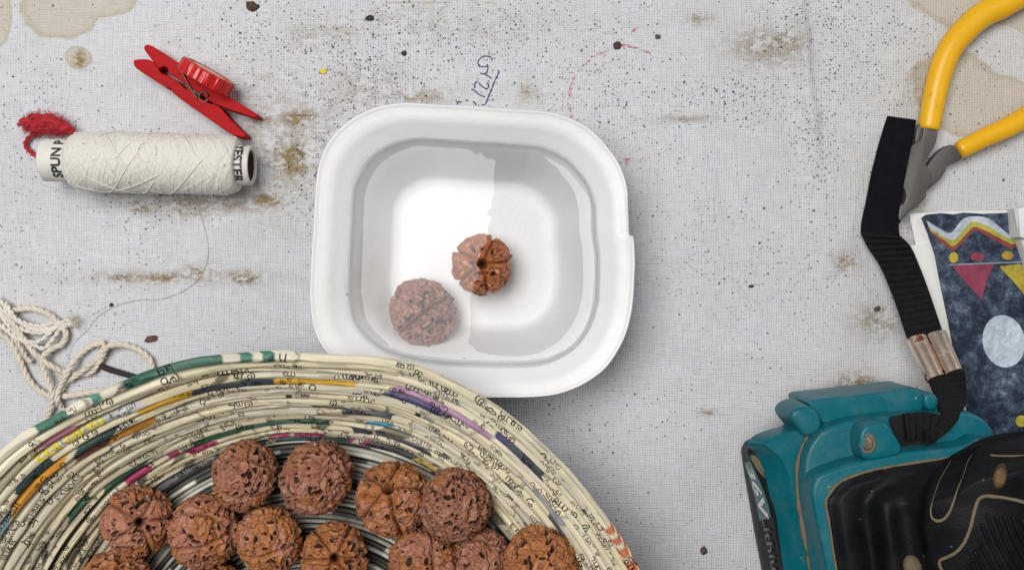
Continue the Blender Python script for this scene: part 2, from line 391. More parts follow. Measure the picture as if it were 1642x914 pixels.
def build_bowl():
    O = bowl_outline(); n = len(O); th = np.arctan2(O[:, 1]-BOWL_C[1], O[:, 0]-BOWL_C[0])
    tear = np.argmin(np.hypot(O[:, 0]-W(1012, 378, 134)[0], O[:, 1]-W(1012, 378, 134)[1]))
    idx = np.arange(n); dd = (idx-tear+n//2) % n-n//2
    lv = []
    outer = [(.40, 0), (.54, 2), (.59, 12), (.635, 36), (.685, 64), (.735, 90), (.785, 108), (.86, 127), (.92, 133), (.985, 131)]
    for s, z in outer+PROF:
        P = squarer(O, s); zz = np.full(n, float(z))
        zz += 1.5*(fbm(np.cos(th)*2, np.sin(th)*2, s*3, 21, 2)-.5)*(s > .7)
        d = P-BOWL_C; d /= np.linalg.norm(d, axis=1)[:, None]
        P = P+d*(1.6*(fbm(np.cos(th)*6, np.sin(th)*6, s*4, 22, 2)-.5)*(s > .6))[:, None]
        if s > .93:                                   # the torn, lifted rim
            k = np.where((dd > 0) & (dd < 60), np.exp(-dd/22.0), 0)*((s-.93)/.07); k2 = np.where((dd <= 0) & (dd > -40), np.exp(dd/18.0), 0)*((s-.93)/.07)
            P = P+d*(2.4*k-2.6*k2)[:, None]; zz = zz+4.5*k-3.5*k2
        lv.append(np.c_[P, zz])
    V, Fc = loft(lv)
    root = thing('square_bowl', 'white square moulded fibre bowl with torn rim holding water', 'bowl', (*BOWL_C, 0))
    M = Mat('moulded_fibre'); nz = M.noise(9, 6)
    c = M.mix(nz, (.725, .73, .735), (.775, .77, .76))
    vo = M.n('TexVoronoi', Scale=17/U/1000, Vector=M.v)
    fl = M.math('MULTIPLY', M.math('LESS_THAN', vo.outputs['Distance'], .06), M.math('GREATER_THAN', M.n('SeparateColor', i0=vo.outputs['Color']).outputs[0], .8))
    c = M.mix(M.math('MULTIPLY', fl, .55), c, (.3, .25, .2))
    M.p(Base_Color=c, Roughness=.38, Specular_IOR_Level=.4)
    M.bump(M.math('ADD', M.noise(26, 4), M.math('MULTIPLY', M.noise(160, 3), .25)), 1.6, .7)
    mesh('shell', V, Fc, M.m, root, True, sharp=50)
    # water
    wz = 113.0; so = bowl_scale(wz); O = O[::-1].copy(); th = th[::-1].copy()
    lv = []
    for s, z in ((.38, 10), (.50, 10.8), (.56, 16.5), (.605, 38), (.655, 66), (.705, 92), (.745, 106), (so+.022, wz+7.5), (so+.006, wz+5.2), (so-.012, wz+3.2), (so-.035, wz+1.7), (so-.065, wz+.65), (so-.10, wz+.15), (so-.14, wz), (so-.25, wz), (so-.45, wz), (.12, wz)):
        P = squarer(O, s)
        if z > 100: P = P+(P-BOWL_C)/np.linalg.norm(P-BOWL_C, axis=1)[:, None]*(2.2*(fbm(np.cos(th)*5, np.sin(th)*5, 0, 31, 3)-.5)*(s > .6))[:, None]
        lv.append(np.c_[P, np.full(n, z)])
    V, Fc = loft(lv); nf = len(Fc); mi = np.zeros(nf, int); mi[:6*n] = 1; mi[-2] = 1
    S = Mat('water_surface'); lw = S.n('Fresnel', IOR=1.33)
    gl = S.n('BsdfGlossy', Roughness=.0); tr = S.n('BsdfTransparent', Color=(.98, .98, .982, 1))
    bn = S.n('Bump', Height=S.noise(8, 3, .5), Distance=1.5*U, Strength=.42)
    S.set(gl, 'Normal', bn.outputs[0]); S.set(lw, 'Normal', bn.outputs[0])
    geo = S.n('NewGeometry')
    fac = S.math('MULTIPLY', S.math('MULTIPLY', lw.outputs[0], 1.0), S.math('SUBTRACT', 1.0, geo.outputs['Backfacing']))
    mx = S.n('MixShader', i0=fac, i1=tr.outputs[0], i2=gl.outputs[0]); S.t.links.new(mx.outputs[0], S.N['Material Output'].inputs[0])
    B = Mat('water_body'); tb = B.n('BsdfTransparent', Color=(.975, .976, .978, 1)); B.t.links.new(tb.outputs[0], B.N['Material Output'].inputs[0])
    w = mesh('water', V, Fc, [S.m, B.m], None, True, mi=mi, loc=(*BOWL_C, 11))
    tag(w, 'clear still water filling the white square bowl', 'water')

# ---------------------------------------------------------------- rudraksha beads
def bead_mat(name, wet=False):
    M = Mat(name); A = M.attr()
    c = A.outputs['Color']
    c = M.mix(M.math('MULTIPLY', M.ramp(M.noise(90, 6, .7), (.4, 0), (.7, 1)), .30), c, M.mix(1.0, c, (.60, .50, .46), 'MULTIPLY'))
    if wet == 1: c = M.mix(1.0, c, (.95, .70, .42), 'MULTIPLY')
    M.p(Base_Color=c, Roughness=.10 if wet else .46, Specular_IOR_Level=.75 if wet else .28)
    M.bump(M.math('ADD', M.noise(140, 4), M.math('MULTIPLY', M.noise(60, 3), 1.2)), 3.2 if wet else 1.4, .8 if wet else .6)
    return M.m
def bead_geo(R, seed, lobes=5, tone=0.5, orange=.4, groove=1.0, hole=True, pits=130):
    rng = np.random.default_rng(seed)
    nt, nphi = 170, 290
    th = np.linspace(0.0, PI, nt); ph = np.linspace(0, 2*PI, nphi, endpoint=False)
    TH, PH = np.meshgrid(th, ph, indexing='ij')
    d = np.stack([np.sin(TH)*np.cos(PH), np.sin(TH)*np.sin(PH), np.cos(TH)], -1); x, y, z = d[..., 0], d[..., 1], d[..., 2]
    wphi = PH+.22*(fbm(x*1.6, y*1.6, z*1.6, seed+5, 2)-.5)*np.sin(TH)
    gang = np.sort((np.arange(lobes)+rng.uniform(-.13, .13, lobes))*2*PI/lobes)
    g = np.min([np.abs((wphi-a+PI) % (2*PI)-PI) for a in gang], axis=0); gd = g*np.sin(TH)
    mid = np.clip(g/(PI/lobes), 0, 1)
    r = np.ones_like(x)
    r += groove*(-.060*np.exp(-(gd/.16)**2)-.125*np.exp(-(gd/.034)**2))*(.35+.65*np.sin(TH))
    # raised lips along each seam, knobbly lobes
    r += groove*.045*np.exp(-((gd-.12)/.05)**2)
    wx = x+.28*(fbm(x*3, y*3, z*3, seed+1, 2)-.5); wy = y+.28*(fbm(x*3+9, y*3, z*3, seed+2, 2)-.5); wz = z+.28*(fbm(x*3, y*3+9, z*3, seed+3, 2)-.5)
    n1 = fbm(wx*3.7, wy*3.7, wz*3.7, seed+11, 2); a1 = np.abs(2*n1-1); crease = np.exp(-(a1/.075)**2)*sstep(.1, .3, np.sin(TH)); rid = 2.4*np.sqrt(a1+.01)-1.0
    n2 = fbm(wx*8, wy*8, wz*8, seed+13, 2); rid2 = 1-np.abs(2*n2-1)*3.4
    crease = crease*sstep(.03, .10, gd*groove+.12*(1-min(groove, 1))); r += -.040*crease+.034*np.clip(rid, -1, 1)+.012*np.clip(rid2, -1, 1)
    r += .07*(fbm(x*1.3, y*1.3, z*1.3, seed+17, 2)-.5)+.055*(1-np.abs(2*fbm(wx*2.3, wy*2.3, wz*2.3, seed+19, 2)-1)*3)
    # worm-eaten pits
    pits = int(pits*1.25); pv = rng.normal(size=(pits, 3)); pv /= np.linalg.norm(pv, axis=1)[:, None]
    best = np.full(x.shape, 9.0); pw = np.zeros_like(x)
    for q in pv:
        t_ = np.cross(q, rng.normal(size=3)); t_ /= np.linalg.norm(t_); b_ = np.cross(q, t_)
        el = rng.uniform(.8, 2.4); s = rng.uniform(.018, .050)
        w3 = np.stack([wx, wy, wz], -1)*.55+d*.45
        e = np.sqrt(((w3@t_)/(s*el))**2+((w3@b_-q@b_)/s)**2)+np.where(d@q < .5, 9, 0)
        best = np.minimum(best, e)
    pit = np.exp(-best**4*.55)*sstep(.03, .08, gd)
    r -= .125*pit; r += .026*np.exp(-((best-1.8)/.6)**2)
    if hole:
        r = r*(1-.02*np.exp(-(TH/.35)**2)); hm = sstep(.190, .165, TH); r = r*(1-.72*hm)
    else: hm = 0*r
    V = d*r[..., None]*R; V[..., 2] *= .93
    low = fbm(x*1.8, y*1.8, z*1.8, seed+23, 3); fine = fbm(x*9, y*9, z*9, seed+29, 2)
    brown = np.array([.325, .135, .084])*(.74+tone); org = np.array([.42, .155, .050]); dust = np.array([.50, .29, .19]); deep = np.array([.022, .009, .008])
    k = sstep(.62-.55*orange, .80-.45*orange, low)[..., None]
    col = brown*(1-k)+org*k*(.8+.2*tone)+0*k
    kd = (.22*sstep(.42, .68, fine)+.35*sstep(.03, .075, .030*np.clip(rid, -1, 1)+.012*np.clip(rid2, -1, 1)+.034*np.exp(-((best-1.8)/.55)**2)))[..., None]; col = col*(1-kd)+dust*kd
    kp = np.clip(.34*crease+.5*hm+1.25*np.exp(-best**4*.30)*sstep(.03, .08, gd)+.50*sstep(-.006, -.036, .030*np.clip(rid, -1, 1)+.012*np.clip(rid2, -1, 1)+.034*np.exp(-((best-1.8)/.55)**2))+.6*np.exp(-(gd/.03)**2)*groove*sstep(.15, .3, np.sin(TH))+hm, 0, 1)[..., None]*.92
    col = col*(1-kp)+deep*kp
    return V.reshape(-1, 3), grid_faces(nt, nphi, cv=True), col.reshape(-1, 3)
def facing(px, py, z):
    """turns a pose as seen from above into the pose as seen along the line of sight"""
    p = W(px, py, z); return Vector((0, 0, 1)).rotation_difference(Vector((-p[0], -p[1], F-z)).normalized()).to_matrix()
def build_beads():
    dry, wet, pale = bead_mat('rudraksha_shell'), bead_mat('wet_rudraksha_shell', 1), bead_mat('pale_rudraksha_shell', 2)
    Lb = [  # px, py, apparent radius, z, axis, seed, lobes, tone, orange, groove, pits, label
        (222, 835, 55, 74, (.05, -.04, 1), 1, 5, .45, .30, 1.0, 150, 'brown five lobed bead showing its round hole upward, resting against the basket wall'),
        (328, 852, 57, 76, (.80, .02, .62), 2, 5, .50, .35, .9, 140, 'knobbly brown bead with its dark pore turned aside, touching the five lobed bead'),
        (393, 762, 55, 80, (.97, -.12, .18), 3, 5, .25, .15, .8, 130, 'dark red brown bead with a level seam, under the green coil of the basket'),
        (508, 766, 59, 80, (.72, -.62, .15), 4, 4, .18, .10, .8, 150, 'darkest deeply pitted bead with a slanting ridge, under the magenta dashes of the basket'),
        (432, 866, 54, 74, (.96, .22, .10), 5, 5, .50, .62, .8, 110, 'orange brown bead with arched seams beside the orange lobed bead with a hole'),
        (536, 892, 53, 72, (.03, -.06, 1), 6, 6, .50, .75, 1.0, 120, 'orange star shaped lobed bead with its round hole facing up'),
        (630, 799, 59, 76, (-.15, .30, .93), 7, 5, .48, .45, 1.15, 140, 'reddish bead with seams meeting in a star, touching the round pitted bead'),
        (729, 809, 57, 88, (.3, .2, -.93), 8, 5, .22, .08, .25, 330, 'round brown bead densely pitted all over without any seam'),
        (680, 898, 55, 74, (.10, .95, .30), 9, 5, .40, .35, .9, 120, 'brown bead with an upright seam below the round pitted bead'),
        (772, 897, 50, 66, (.95, .05, .15), 10, 5, .30, .15, .9, 120, 'brown bead with a level seam half hidden behind the large orange bead'),
        (868, 906, 62, 150, (.85, .35, -.35), 11, 5, .55, .85, .4, 130, 'large orange yellow bead leaning high on the basket wall'),
        (186, 937, 56, 74, (.1, .75, .62), 12, 4, .45, .55, 1.1, 110, 'orange brown two humped bead cut by the frame below the bead with a hole'),
        (345, 962, 56, 72, (.9, .1, .3), 13, 5, .35, .4, .9, 110, 'reddish bead mostly out of frame, only its top edge showing'),
    ]
    for (px, py, ra, z, ax, sd, lo, tone, org, gr, pits, lab) in Lb:
        R = ra*(F-z)/F/1.02
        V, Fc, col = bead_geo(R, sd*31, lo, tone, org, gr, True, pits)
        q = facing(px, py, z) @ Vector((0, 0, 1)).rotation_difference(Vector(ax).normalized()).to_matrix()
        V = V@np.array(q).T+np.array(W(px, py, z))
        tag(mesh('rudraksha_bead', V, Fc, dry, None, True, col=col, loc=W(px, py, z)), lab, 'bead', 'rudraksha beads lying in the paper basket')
    for (px, py, ra, z, ax, sd, lo, tone, org, gr, pits, lab) in (
        (678, 503, 55, 57, (.75, .50, .35), 14, 5, .30, -.6, 1.2, 150, 'larger pale brown bead lying under the water near the basket'),
        (773, 425, 48, 62, (.02, .03, 1), 15, 5, .50, .95, 1.0, 75, 'smaller glossy orange brown bead under water with its hole facing up')):
        R = ra*(F-z)/F/1.02
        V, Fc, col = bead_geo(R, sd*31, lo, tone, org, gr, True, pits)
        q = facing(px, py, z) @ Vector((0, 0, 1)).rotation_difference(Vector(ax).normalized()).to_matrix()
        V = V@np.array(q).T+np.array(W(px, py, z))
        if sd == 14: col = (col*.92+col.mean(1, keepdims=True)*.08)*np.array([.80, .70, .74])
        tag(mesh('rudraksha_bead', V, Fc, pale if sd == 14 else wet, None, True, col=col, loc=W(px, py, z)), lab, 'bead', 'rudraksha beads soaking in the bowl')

# ---------------------------------------------------------------- the coiled newspaper basket
BC = np.array([-317.0, -637.0]); RIM_R, RIM_Z, FLOOR_R, FLOOR_Z, NR = 546.0, 236.0, 398.0, 18.0, 18
_res = np.array([(18, 703), (55, 682), (91, 659), (157, 628), (183, 618), (300, 576), (400, 562), (523, 565), (662, 577), (748, 618), (809, 655), (879, 716), (973, 822), (1026, 908)], float)
_ra = np.arctan2(1206-_res[:, 1], _res[:, 0]-449); _rd = np.hypot(_res[:, 0]-449, _res[:, 1]-1206)-652.6
_o = np.argsort(_ra); _ra, _rd = _ra[_o], _rd[_o]*.851
def rim_wob(t):
    t = (t+PI) % (2*PI)-PI
    return np.interp(t, np.r_[-PI, 0.0, _ra, 2.9, PI], np.r_[0, 0, _rd, 0, 0])
def smooth_wob(t): return sum(rim_wob(t+k) for k in np.linspace(-.07, .07, 7))/7
class Ring:
    def __init__(s, i):
        s.i = i; f = i/(NR-1)
        f2 = f**1.08
        s.R = RIM_R+(FLOOR_R-RIM_R)*f; s.z = RIM_Z+(FLOOR_Z-RIM_Z)*f2; rng = np.random.default_rng(100+i)
        s.r = rng.uniform(5.9, 8.5) if i else 6.4; s.dz = rng.uniform(-2.5, 2.5); s.dR = rng.uniform(-2, 2)
        t = []; a = rng.uniform(0, .5)
        while a < 2*PI+.6: t.append(a); a += rng.uniform(.28, .62)
        s.j = np.array(t); s.jr = rng.uniform(.86, 1.08, len(t)); s.helix = rng.uniform(2.0, 4.5)*rng.choice([-1, 1]); s.sides = int(rng.integers(4, 7)); s.ph = rng.uniform(0, 6)
        s.flat = rng.uniform(.82, 1.05)
    def center(s, t):
        w = smooth_wob(t)*(1-s.i/(NR-1)*.8)
        R = s.R+s.dR+w+6.0*(fbm(t*3.2, s.i*5.1, 0, 41, 2)-.5); z = s.z+s.dz+8.0*(fbm(t*3.0, s.i*3.7, 3, 43, 2)-.5)
        return R, z
    def rad(s, t):
        tt = np.asarray(t) % (2*PI); k = np.clip(np.searchsorted(s.j, tt)-1, 0, len(s.j)-1); k2 = np.clip(k+1, 0, len(s.j)-1)
        u = np.clip((tt-s.j[k])/np.maximum(s.j[k2]-s.j[k], .05), 0, 1)
        return s.r*s.jr[k]*(1.07-.16*u)*(1+.10*(fbm(tt*14, s.i*2.2, 0, 47, 2)-.5))
    def point(s, t, psi, off=0.0):
        """psi: 0 looks inwards to the basket's axis, pi/2 up"""
        t, psi = np.broadcast_arrays(np.asarray(t, float), np.asarray(psi, float))
        R, z = s.center(t); r = s.rad(t)
        saw = ((psi-s.helix*t)/(2*PI)) % 1.0
        q = 2*PI/s.sides; ph = (psi-s.ph-.5*s.helix*t-1.6*(fbm(t*5, s.i*4.4, 0, 51, 2)-.5)) % q-q/2
        r = r*(.92+.14*saw)*(.45+.55*.90/np.maximum(np.cos(ph), .7))+off
        r = r*(1+.22*(fbm(np.cos(psi)*1.6+t*11, np.sin(psi)*1.6, s.i*3, 49, 3)-.5))
        rad_ = R-r*np.cos(psi); zz = z+r*np.sin(psi)*s.flat
        return np.stack([BC[0]+rad_*np.cos(t), BC[1]+rad_*np.sin(t), zz], -1)
def glyphs():
    chars = 'അആഇഎഒകഗചജടഡണതനപബമരലവശസഹളറഴങഞഠഫൾൺയഭಅಆಎಒಕಗಜಡಣತದನಪಬಮರಲವಸಹಳ'
    out = []
    for ch in chars:
        g = text2d(ch, 1.0, 2)
        if g is not None and len(g[0]) > 6: out.append(g)
    return out
def text2d(txt, size, res=4, shear=0.0, spacing=1.0, bold=0.0):
    cu = bpy.data.curves.new('t', 'FONT'); cu.body = txt; cu.size = size; cu.resolution_u = res; cu.shear = shear; cu.space_character = spacing; cu.offset = bold
    o = bpy.data.objects.new('t', cu); C.objects.link(o)
    dg = bpy.context.evaluated_depsgraph_get(); me = bpy.data.meshes.new_from_object(o.evaluated_get(dg))
    bpy.data.objects.remove(o); bpy.data.curves.remove(cu)
    if not len(me.vertices): bpy.data.meshes.remove(me); return None
    bm = bmesh.new(); bm.from_mesh(me); bpy.data.meshes.remove(me)
    ys = [v.co.y for v in bm.verts]; y0, y1 = min(ys), max(ys)
    for k in range(1, 5):
        yy = y0+(y1-y0)*k/5
        bmesh.ops.bisect_plane(bm, geom=bm.verts[:]+bm.edges[:]+bm.faces[:], plane_co=(0, yy, 0), plane_no=(0, 1, 0))
    bm.verts.index_update(); V = np.array([v.co[:2] for v in bm.verts]); Fc = [[v.index for v in f.verts] for f in bm.faces]; bm.free()
    V[:, 0] -= (V[:, 0].min()+V[:, 0].max())/2; V[:, 1] -= (V[:, 1].min()+V[:, 1].max())/2
    return V, Fc
BANDS = [  # where a printed stretch of colour runs along a coil: from, to (photo), colour
    ((183, 618), (345, 572), (.035, .12, .08)), ((372, 567), (392, 565), (.05, .17, .12)), ((405, 565), (425, 564), (.05, .17, .12)), ((130, 640), (146, 634), (.10, .26, .22)), ((42, 690), (92, 662), (.06, .18, .13)),
    ((60, 716), (128, 684), (.42, .15, .22)), ((128, 684), (240, 640), (.62, .62, .62)), ((230, 652), (322, 622), (.66, .36, .03)), ((322, 628), (450, 606), (.04, .055, .07)), ((452, 606), (582, 618), (.66, .38, .04)),
    ((618, 626), (720, 658), (.075, .065, .17)), ((640, 626), (808, 700), (.45, .27, .42)), ((20, 770), (95, 730), (.03, .055, .06)), ((120, 722), (190, 690), (.03, .07, .065)), ((0, 806), (112, 742), (.62, .28, .03)), ((150, 726), (238, 672), (.60, .25, .04)),
    ((112, 742), (170, 716), (.16, .05, .03)), ((560, 690), (592, 694), (.05, .06, .07)), ((160, 790), (232, 742), (.04, .13, .08)), ((300, 716), (400, 690), (.04, .13, .08)), ((382, 688), (520, 668), (.07, .17, .12)), ((104, 822), (146, 796), (.04, .14, .07)),
    ((190, 776), (232, 752), (.46, .06, .16)), ((262, 738), (280, 730), (.46, .06, .16)), ((296, 728), (345, 712), (.50, .07, .18)), ((440, 700), (474, 697), (.50, .07, .18)), ((482, 697), (530, 697), (.50, .08, .18)), ((556, 706), (572, 710), (.48, .07, .17)), ((585, 712), (598, 716), (.46, .07, .17)), ((606, 716), (622, 724), (.5, .1, .2)),
    ((586, 672), (622, 684), (.05, .35, .55)), ((800, 708), (822, 722), (.05, .045, .14)), ((826, 716), (882, 768), (.05, .06, .075)), ((596, 690), (690, 718), (.10, .10, .11)), ((500, 650), (560, 655), (.22, .20, .18)), ((560, 650), (640, 672), (.12, .12, .13)),
    ((510, 662), (566, 668), (.55, .40, .32)), ((655, 655), (664, 660), (.03, .03, .03)), ((668, 660), (686, 672), (.33, .33, .31)), ((446, 636), (456, 638), (.03, .03, .03)), ((460, 637), (480, 640), (.36, .36, .33)), ((690, 672), (770, 722), (.68, .64, .50)), ((180, 705), (300, 690), (.72, .66, .50)),
    ((870, 820), (910, 850), (.10, .10, .11)), ((840, 780), (905, 830), (.30, .30, .32)), ((972, 832), (978, 840), (.55, .17, .08)), ((984, 846), (992, 856), (.55, .17, .08)), ((997, 864), (1006, 876), (.55, .17, .08)), ((1010, 884), (1022, 902), (.55, .17, .08)),
    ((350, 735), (440, 745), (.16, .2, .22)), ((450, 722), (560, 728), (.10, .13, .15)), ((660, 745), (700, 760), (.6, .4, .1)), ((0, 850), (20, 830), (.3, .45, .48)), ((200, 812), (330, 742), (.25, .25, .27)), ((590, 735), (660, 755), (.05, .05, .06))]
def build_basket():
    root = thing('paper_basket', 'round basket coiled from rolled newspaper, filled with rudraksha beads', 'basket', (*BC, 0))
    M = Mat('rolled_newspaper'); A = M.attr()
    c = M.mix(M.math('MULTIPLY', M.noise(30, 6, .7), .55), A.outputs['Color'], M.mix(1.0, A.outputs['Color'], (.68, .63, .52), 'MULTIPLY'))
    M.p(Base_Color=c, Roughness=.46, Specular_IOR_Level=.4); M.bump(M.noise(60, 5, .7), 1.5, .6)
    rings = [Ring(i) for i in range(NR)]
    nt, npz = 1000, 22
    t = np.linspace(0, 2*PI, nt, endpoint=False); psi = np.linspace(0, 2*PI, npz, endpoint=False); TT, PP = np.meshgrid(t, psi, indexing='ij')
    def proj(P): s = F/(F-P[..., 2]); return 821+P[..., 0]*s, 457-P[..., 1]*s
    mids = []
    for r in rings:
        R_, z_ = r.center(t); mids.append(np.stack(proj(r.point(t, np.full(nt, 1.15))), -1))
    cols = []
    for r in rings:
        rng = np.random.default_rng(300+r.i)
        k = np.clip(np.searchsorted(r.j, TT % (2*PI))-1, 0, len(r.j)-1)
        seg = rng.uniform(.84, 1.06, len(r.j)); warm = rng.uniform(-.06, .08, len(r.j))
        base = np.array([.80, .735, .555])
        cc = base[None, None]*seg[k][..., None]*(1+np.stack([warm[k]*.3, 0*warm[k], -warm[k]*1.3], -1))
        # wrapped print edges: greyer strips winding round the coil
        w = noise(TT*7+PP*.16*r.helix/10, r.i*9.1, 0, 61)
        cc = np.where((w > .84)[..., None], cc*np.array([.84, .84, .90]), cc)
        dark = noise(TT*13+PP*.22, r.i*5.3, 1, 63); cc = np.where((dark > (.94 if r.i < 11 else .84))[..., None], cc*.25, cc)
        saw = ((PP-r.helix*TT)/(2*PI)) % 1.0
        cc = cc*np.where(saw < .07, .62, 1.0)[..., None]*(.90+.2*noise(PP*2+TT*1.5, TT*3, r.i, 65))[..., None]
        jn = np.min(np.abs((TT[..., None]-r.j[None, None]+.012*np.sin(PP+r.i)[..., None])), axis=2); cc = cc*np.where(jn < .004, .45, 1.0)[..., None]
        cols.append(cc)
    for (a, b, colr) in BANDS:
        m = ((a[0]+b[0])/2, (a[1]+b[1])/2)
        dist = [np.min(np.hypot(q[:, 0]-m[0], q[:, 1]-m[1])) for q in mids]; i = int(np.argmin(dist)); q = mids[i]
        ta = t[np.argmin(np.hypot(q[:, 0]-a[0], q[:, 1]-a[1]))]; tb = t[np.argmin(np.hypot(q[:, 0]-b[0], q[:, 1]-b[1]))]
        lo, hi = min(ta, tb), max(ta, tb)
        sl = .05*np.sin(PP+i); x = TT+sl*.5
        msk = (x > lo) & (x < hi)
        cv = np.array(colr)[None, None]*(.75+.5*fbm(TT*40, PP*1.0, i, 67, 2))[..., None]
        cols[i] = np.where(msk[..., None], cv, cols[i])
    for r in rings:
        V = r.point(TT, PP).reshape(-1, 3)
        o = mesh('paper_coil', V, grid_faces(nt, npz, True, True), M.m, root, True, sharp=24, col=cols[r.i].reshape(-1, 3))
    # print wrapped round the coils
    gl = glyphs(); bold = [text2d(ch, 1.0, 2, bold=.045) for ch in 'ഗരമവപ']; mb = MB(); big = MB(); rng = np.random.default_rng(5)
    for r in rings:
        a = .35
        R = r.R
        while a < PI-.05:
            if rng.random() < .70:
                sz = rng.choice([.62, .75, 1.0, 1.0])
                for _ in range(rng.integers(1, 6)):
                    g, fc = gl[rng.integers(len(gl))]; s = rng.uniform(11, 19)*(1.0 if r.i < 10 else .85)*sz
                    ps = rng.uniform(.5, 2.0); rot = rng.uniform(-.4, .4)+(PI if rng.random() < .4 else 0)
                    c_, s_ = math.cos(rot), math.sin(rot); x = (g[:, 0]*c_-g[:, 1]*s_)*s; y = (g[:, 0]*s_+g[:, 1]*c_)*s
                    mb.add(r.point(a-x/R, ps-y/r.r, .55), fc)
                    a += s*.85/R
            a += rng.uniform(.01, .15)
    K_ = Mat('newspaper_ink'); K_.p(Base_Color=(.014, .013, .013, 1), Roughness=.8, Specular_IOR_Level=.05)
    o = mb.build('newsprint', K_.m, root, smooth=False); o['kind'] = 'stuff'
    # yellow headline letters on the dark stretch
    for (px, py), n_ in (((78, 728), 2), ((128, 698), 3)):
        dist = [np.min(np.hypot(q[:, 0]-px, q[:, 1]-py)) for q in mids]; i = int(np.argmin(dist)); r = rings[i]; q = mids[i]
        a = t[np.argmin(np.hypot(q[:, 0]-px, q[:, 1]-py))]
        for k in range(n_):
            g, fc = bold[(k+n_) % 5]; big.add(r.point(a-g[:, 0]*24/r.R-(k-.5)*19/r.R, 1.25-g[:, 1]*18/r.r, 1.2), fc)
    big.build('headline_print', plain('yellow_ink', (.75, .62, .05), .5, bump=0).m, root, smooth=False)['kind'] = 'stuff'
    # the floor: tight narrow coils, finer than one can pick apart
    fl = MB(); nf = 480; tf = np.linspace(0, 2*PI, nf, endpoint=False); pf = np.linspace(0, 2*PI, 6, endpoint=False)
    k = 0; R = FLOOR_R-8
    while R > 20:
        TTf, PPf = np.meshgrid(tf, pf, indexing='ij')
        rr = rng.uniform(3.0, 4.4)
        Rw = R+2.2*(fbm(TTf*4, k*1.7, 0, 71, 2)-.5); zw = 10+3.2*(noise(TTf*3, k*2.3, 0, 73)-.5)+rng.uniform(-2.6, 2.6)
        rad_ = Rw-rr*np.cos(PPf); V = np.stack([BC[0]+rad_*np.cos(TTf), BC[1]+rad_*np.sin(TTf), zw+1.6*rr*np.sin(PPf)], -1)
        w = noise(TTf*5, k*3.1, 0, 75); tint = np.array([.68, .67, .60])*rng.uniform(.5, 1.1)
        cc = tint[None, None]*np.where(w > .66, .12, 1.0)[..., None]*(.8+.4*noise(TTf*30, k*2., 0, 77))[..., None]
        fl.add(V.reshape(-1, 3), grid_faces(nf, 6, True, True), cc.reshape(-1, 3)); R -= rng.uniform(6.2, 8.8); k += 1
    o = fl.build('basket_floor', M.m, root); o['kind'] = 'stuff'
    # added dark shell, stands in for the shade between the wall coils
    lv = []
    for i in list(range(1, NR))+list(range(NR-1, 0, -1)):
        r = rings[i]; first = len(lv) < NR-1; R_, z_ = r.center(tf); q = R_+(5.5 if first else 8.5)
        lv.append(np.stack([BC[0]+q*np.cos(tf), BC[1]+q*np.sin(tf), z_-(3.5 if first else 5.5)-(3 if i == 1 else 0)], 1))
    V, Fc = loft(lv, False, False); mesh('gap_shade_shell', V, Fc, plain('gap_shade_brown', (.10, .085, .065), .8).m, root)
    # glued backing under the floor coils
    lv = [np.c_[BC[0]+q*np.cos(tf), BC[1]+q*np.sin(tf), np.full(nf, z)] for q, z in ((FLOOR_R+4, 1), (FLOOR_R+6, 4), (FLOOR_R+2, 6))]
    V, Fc = loft(lv); mesh('backing', V, Fc, plain('dark_card', (.05, .05, .05), .8).m, root, True, sharp=40)

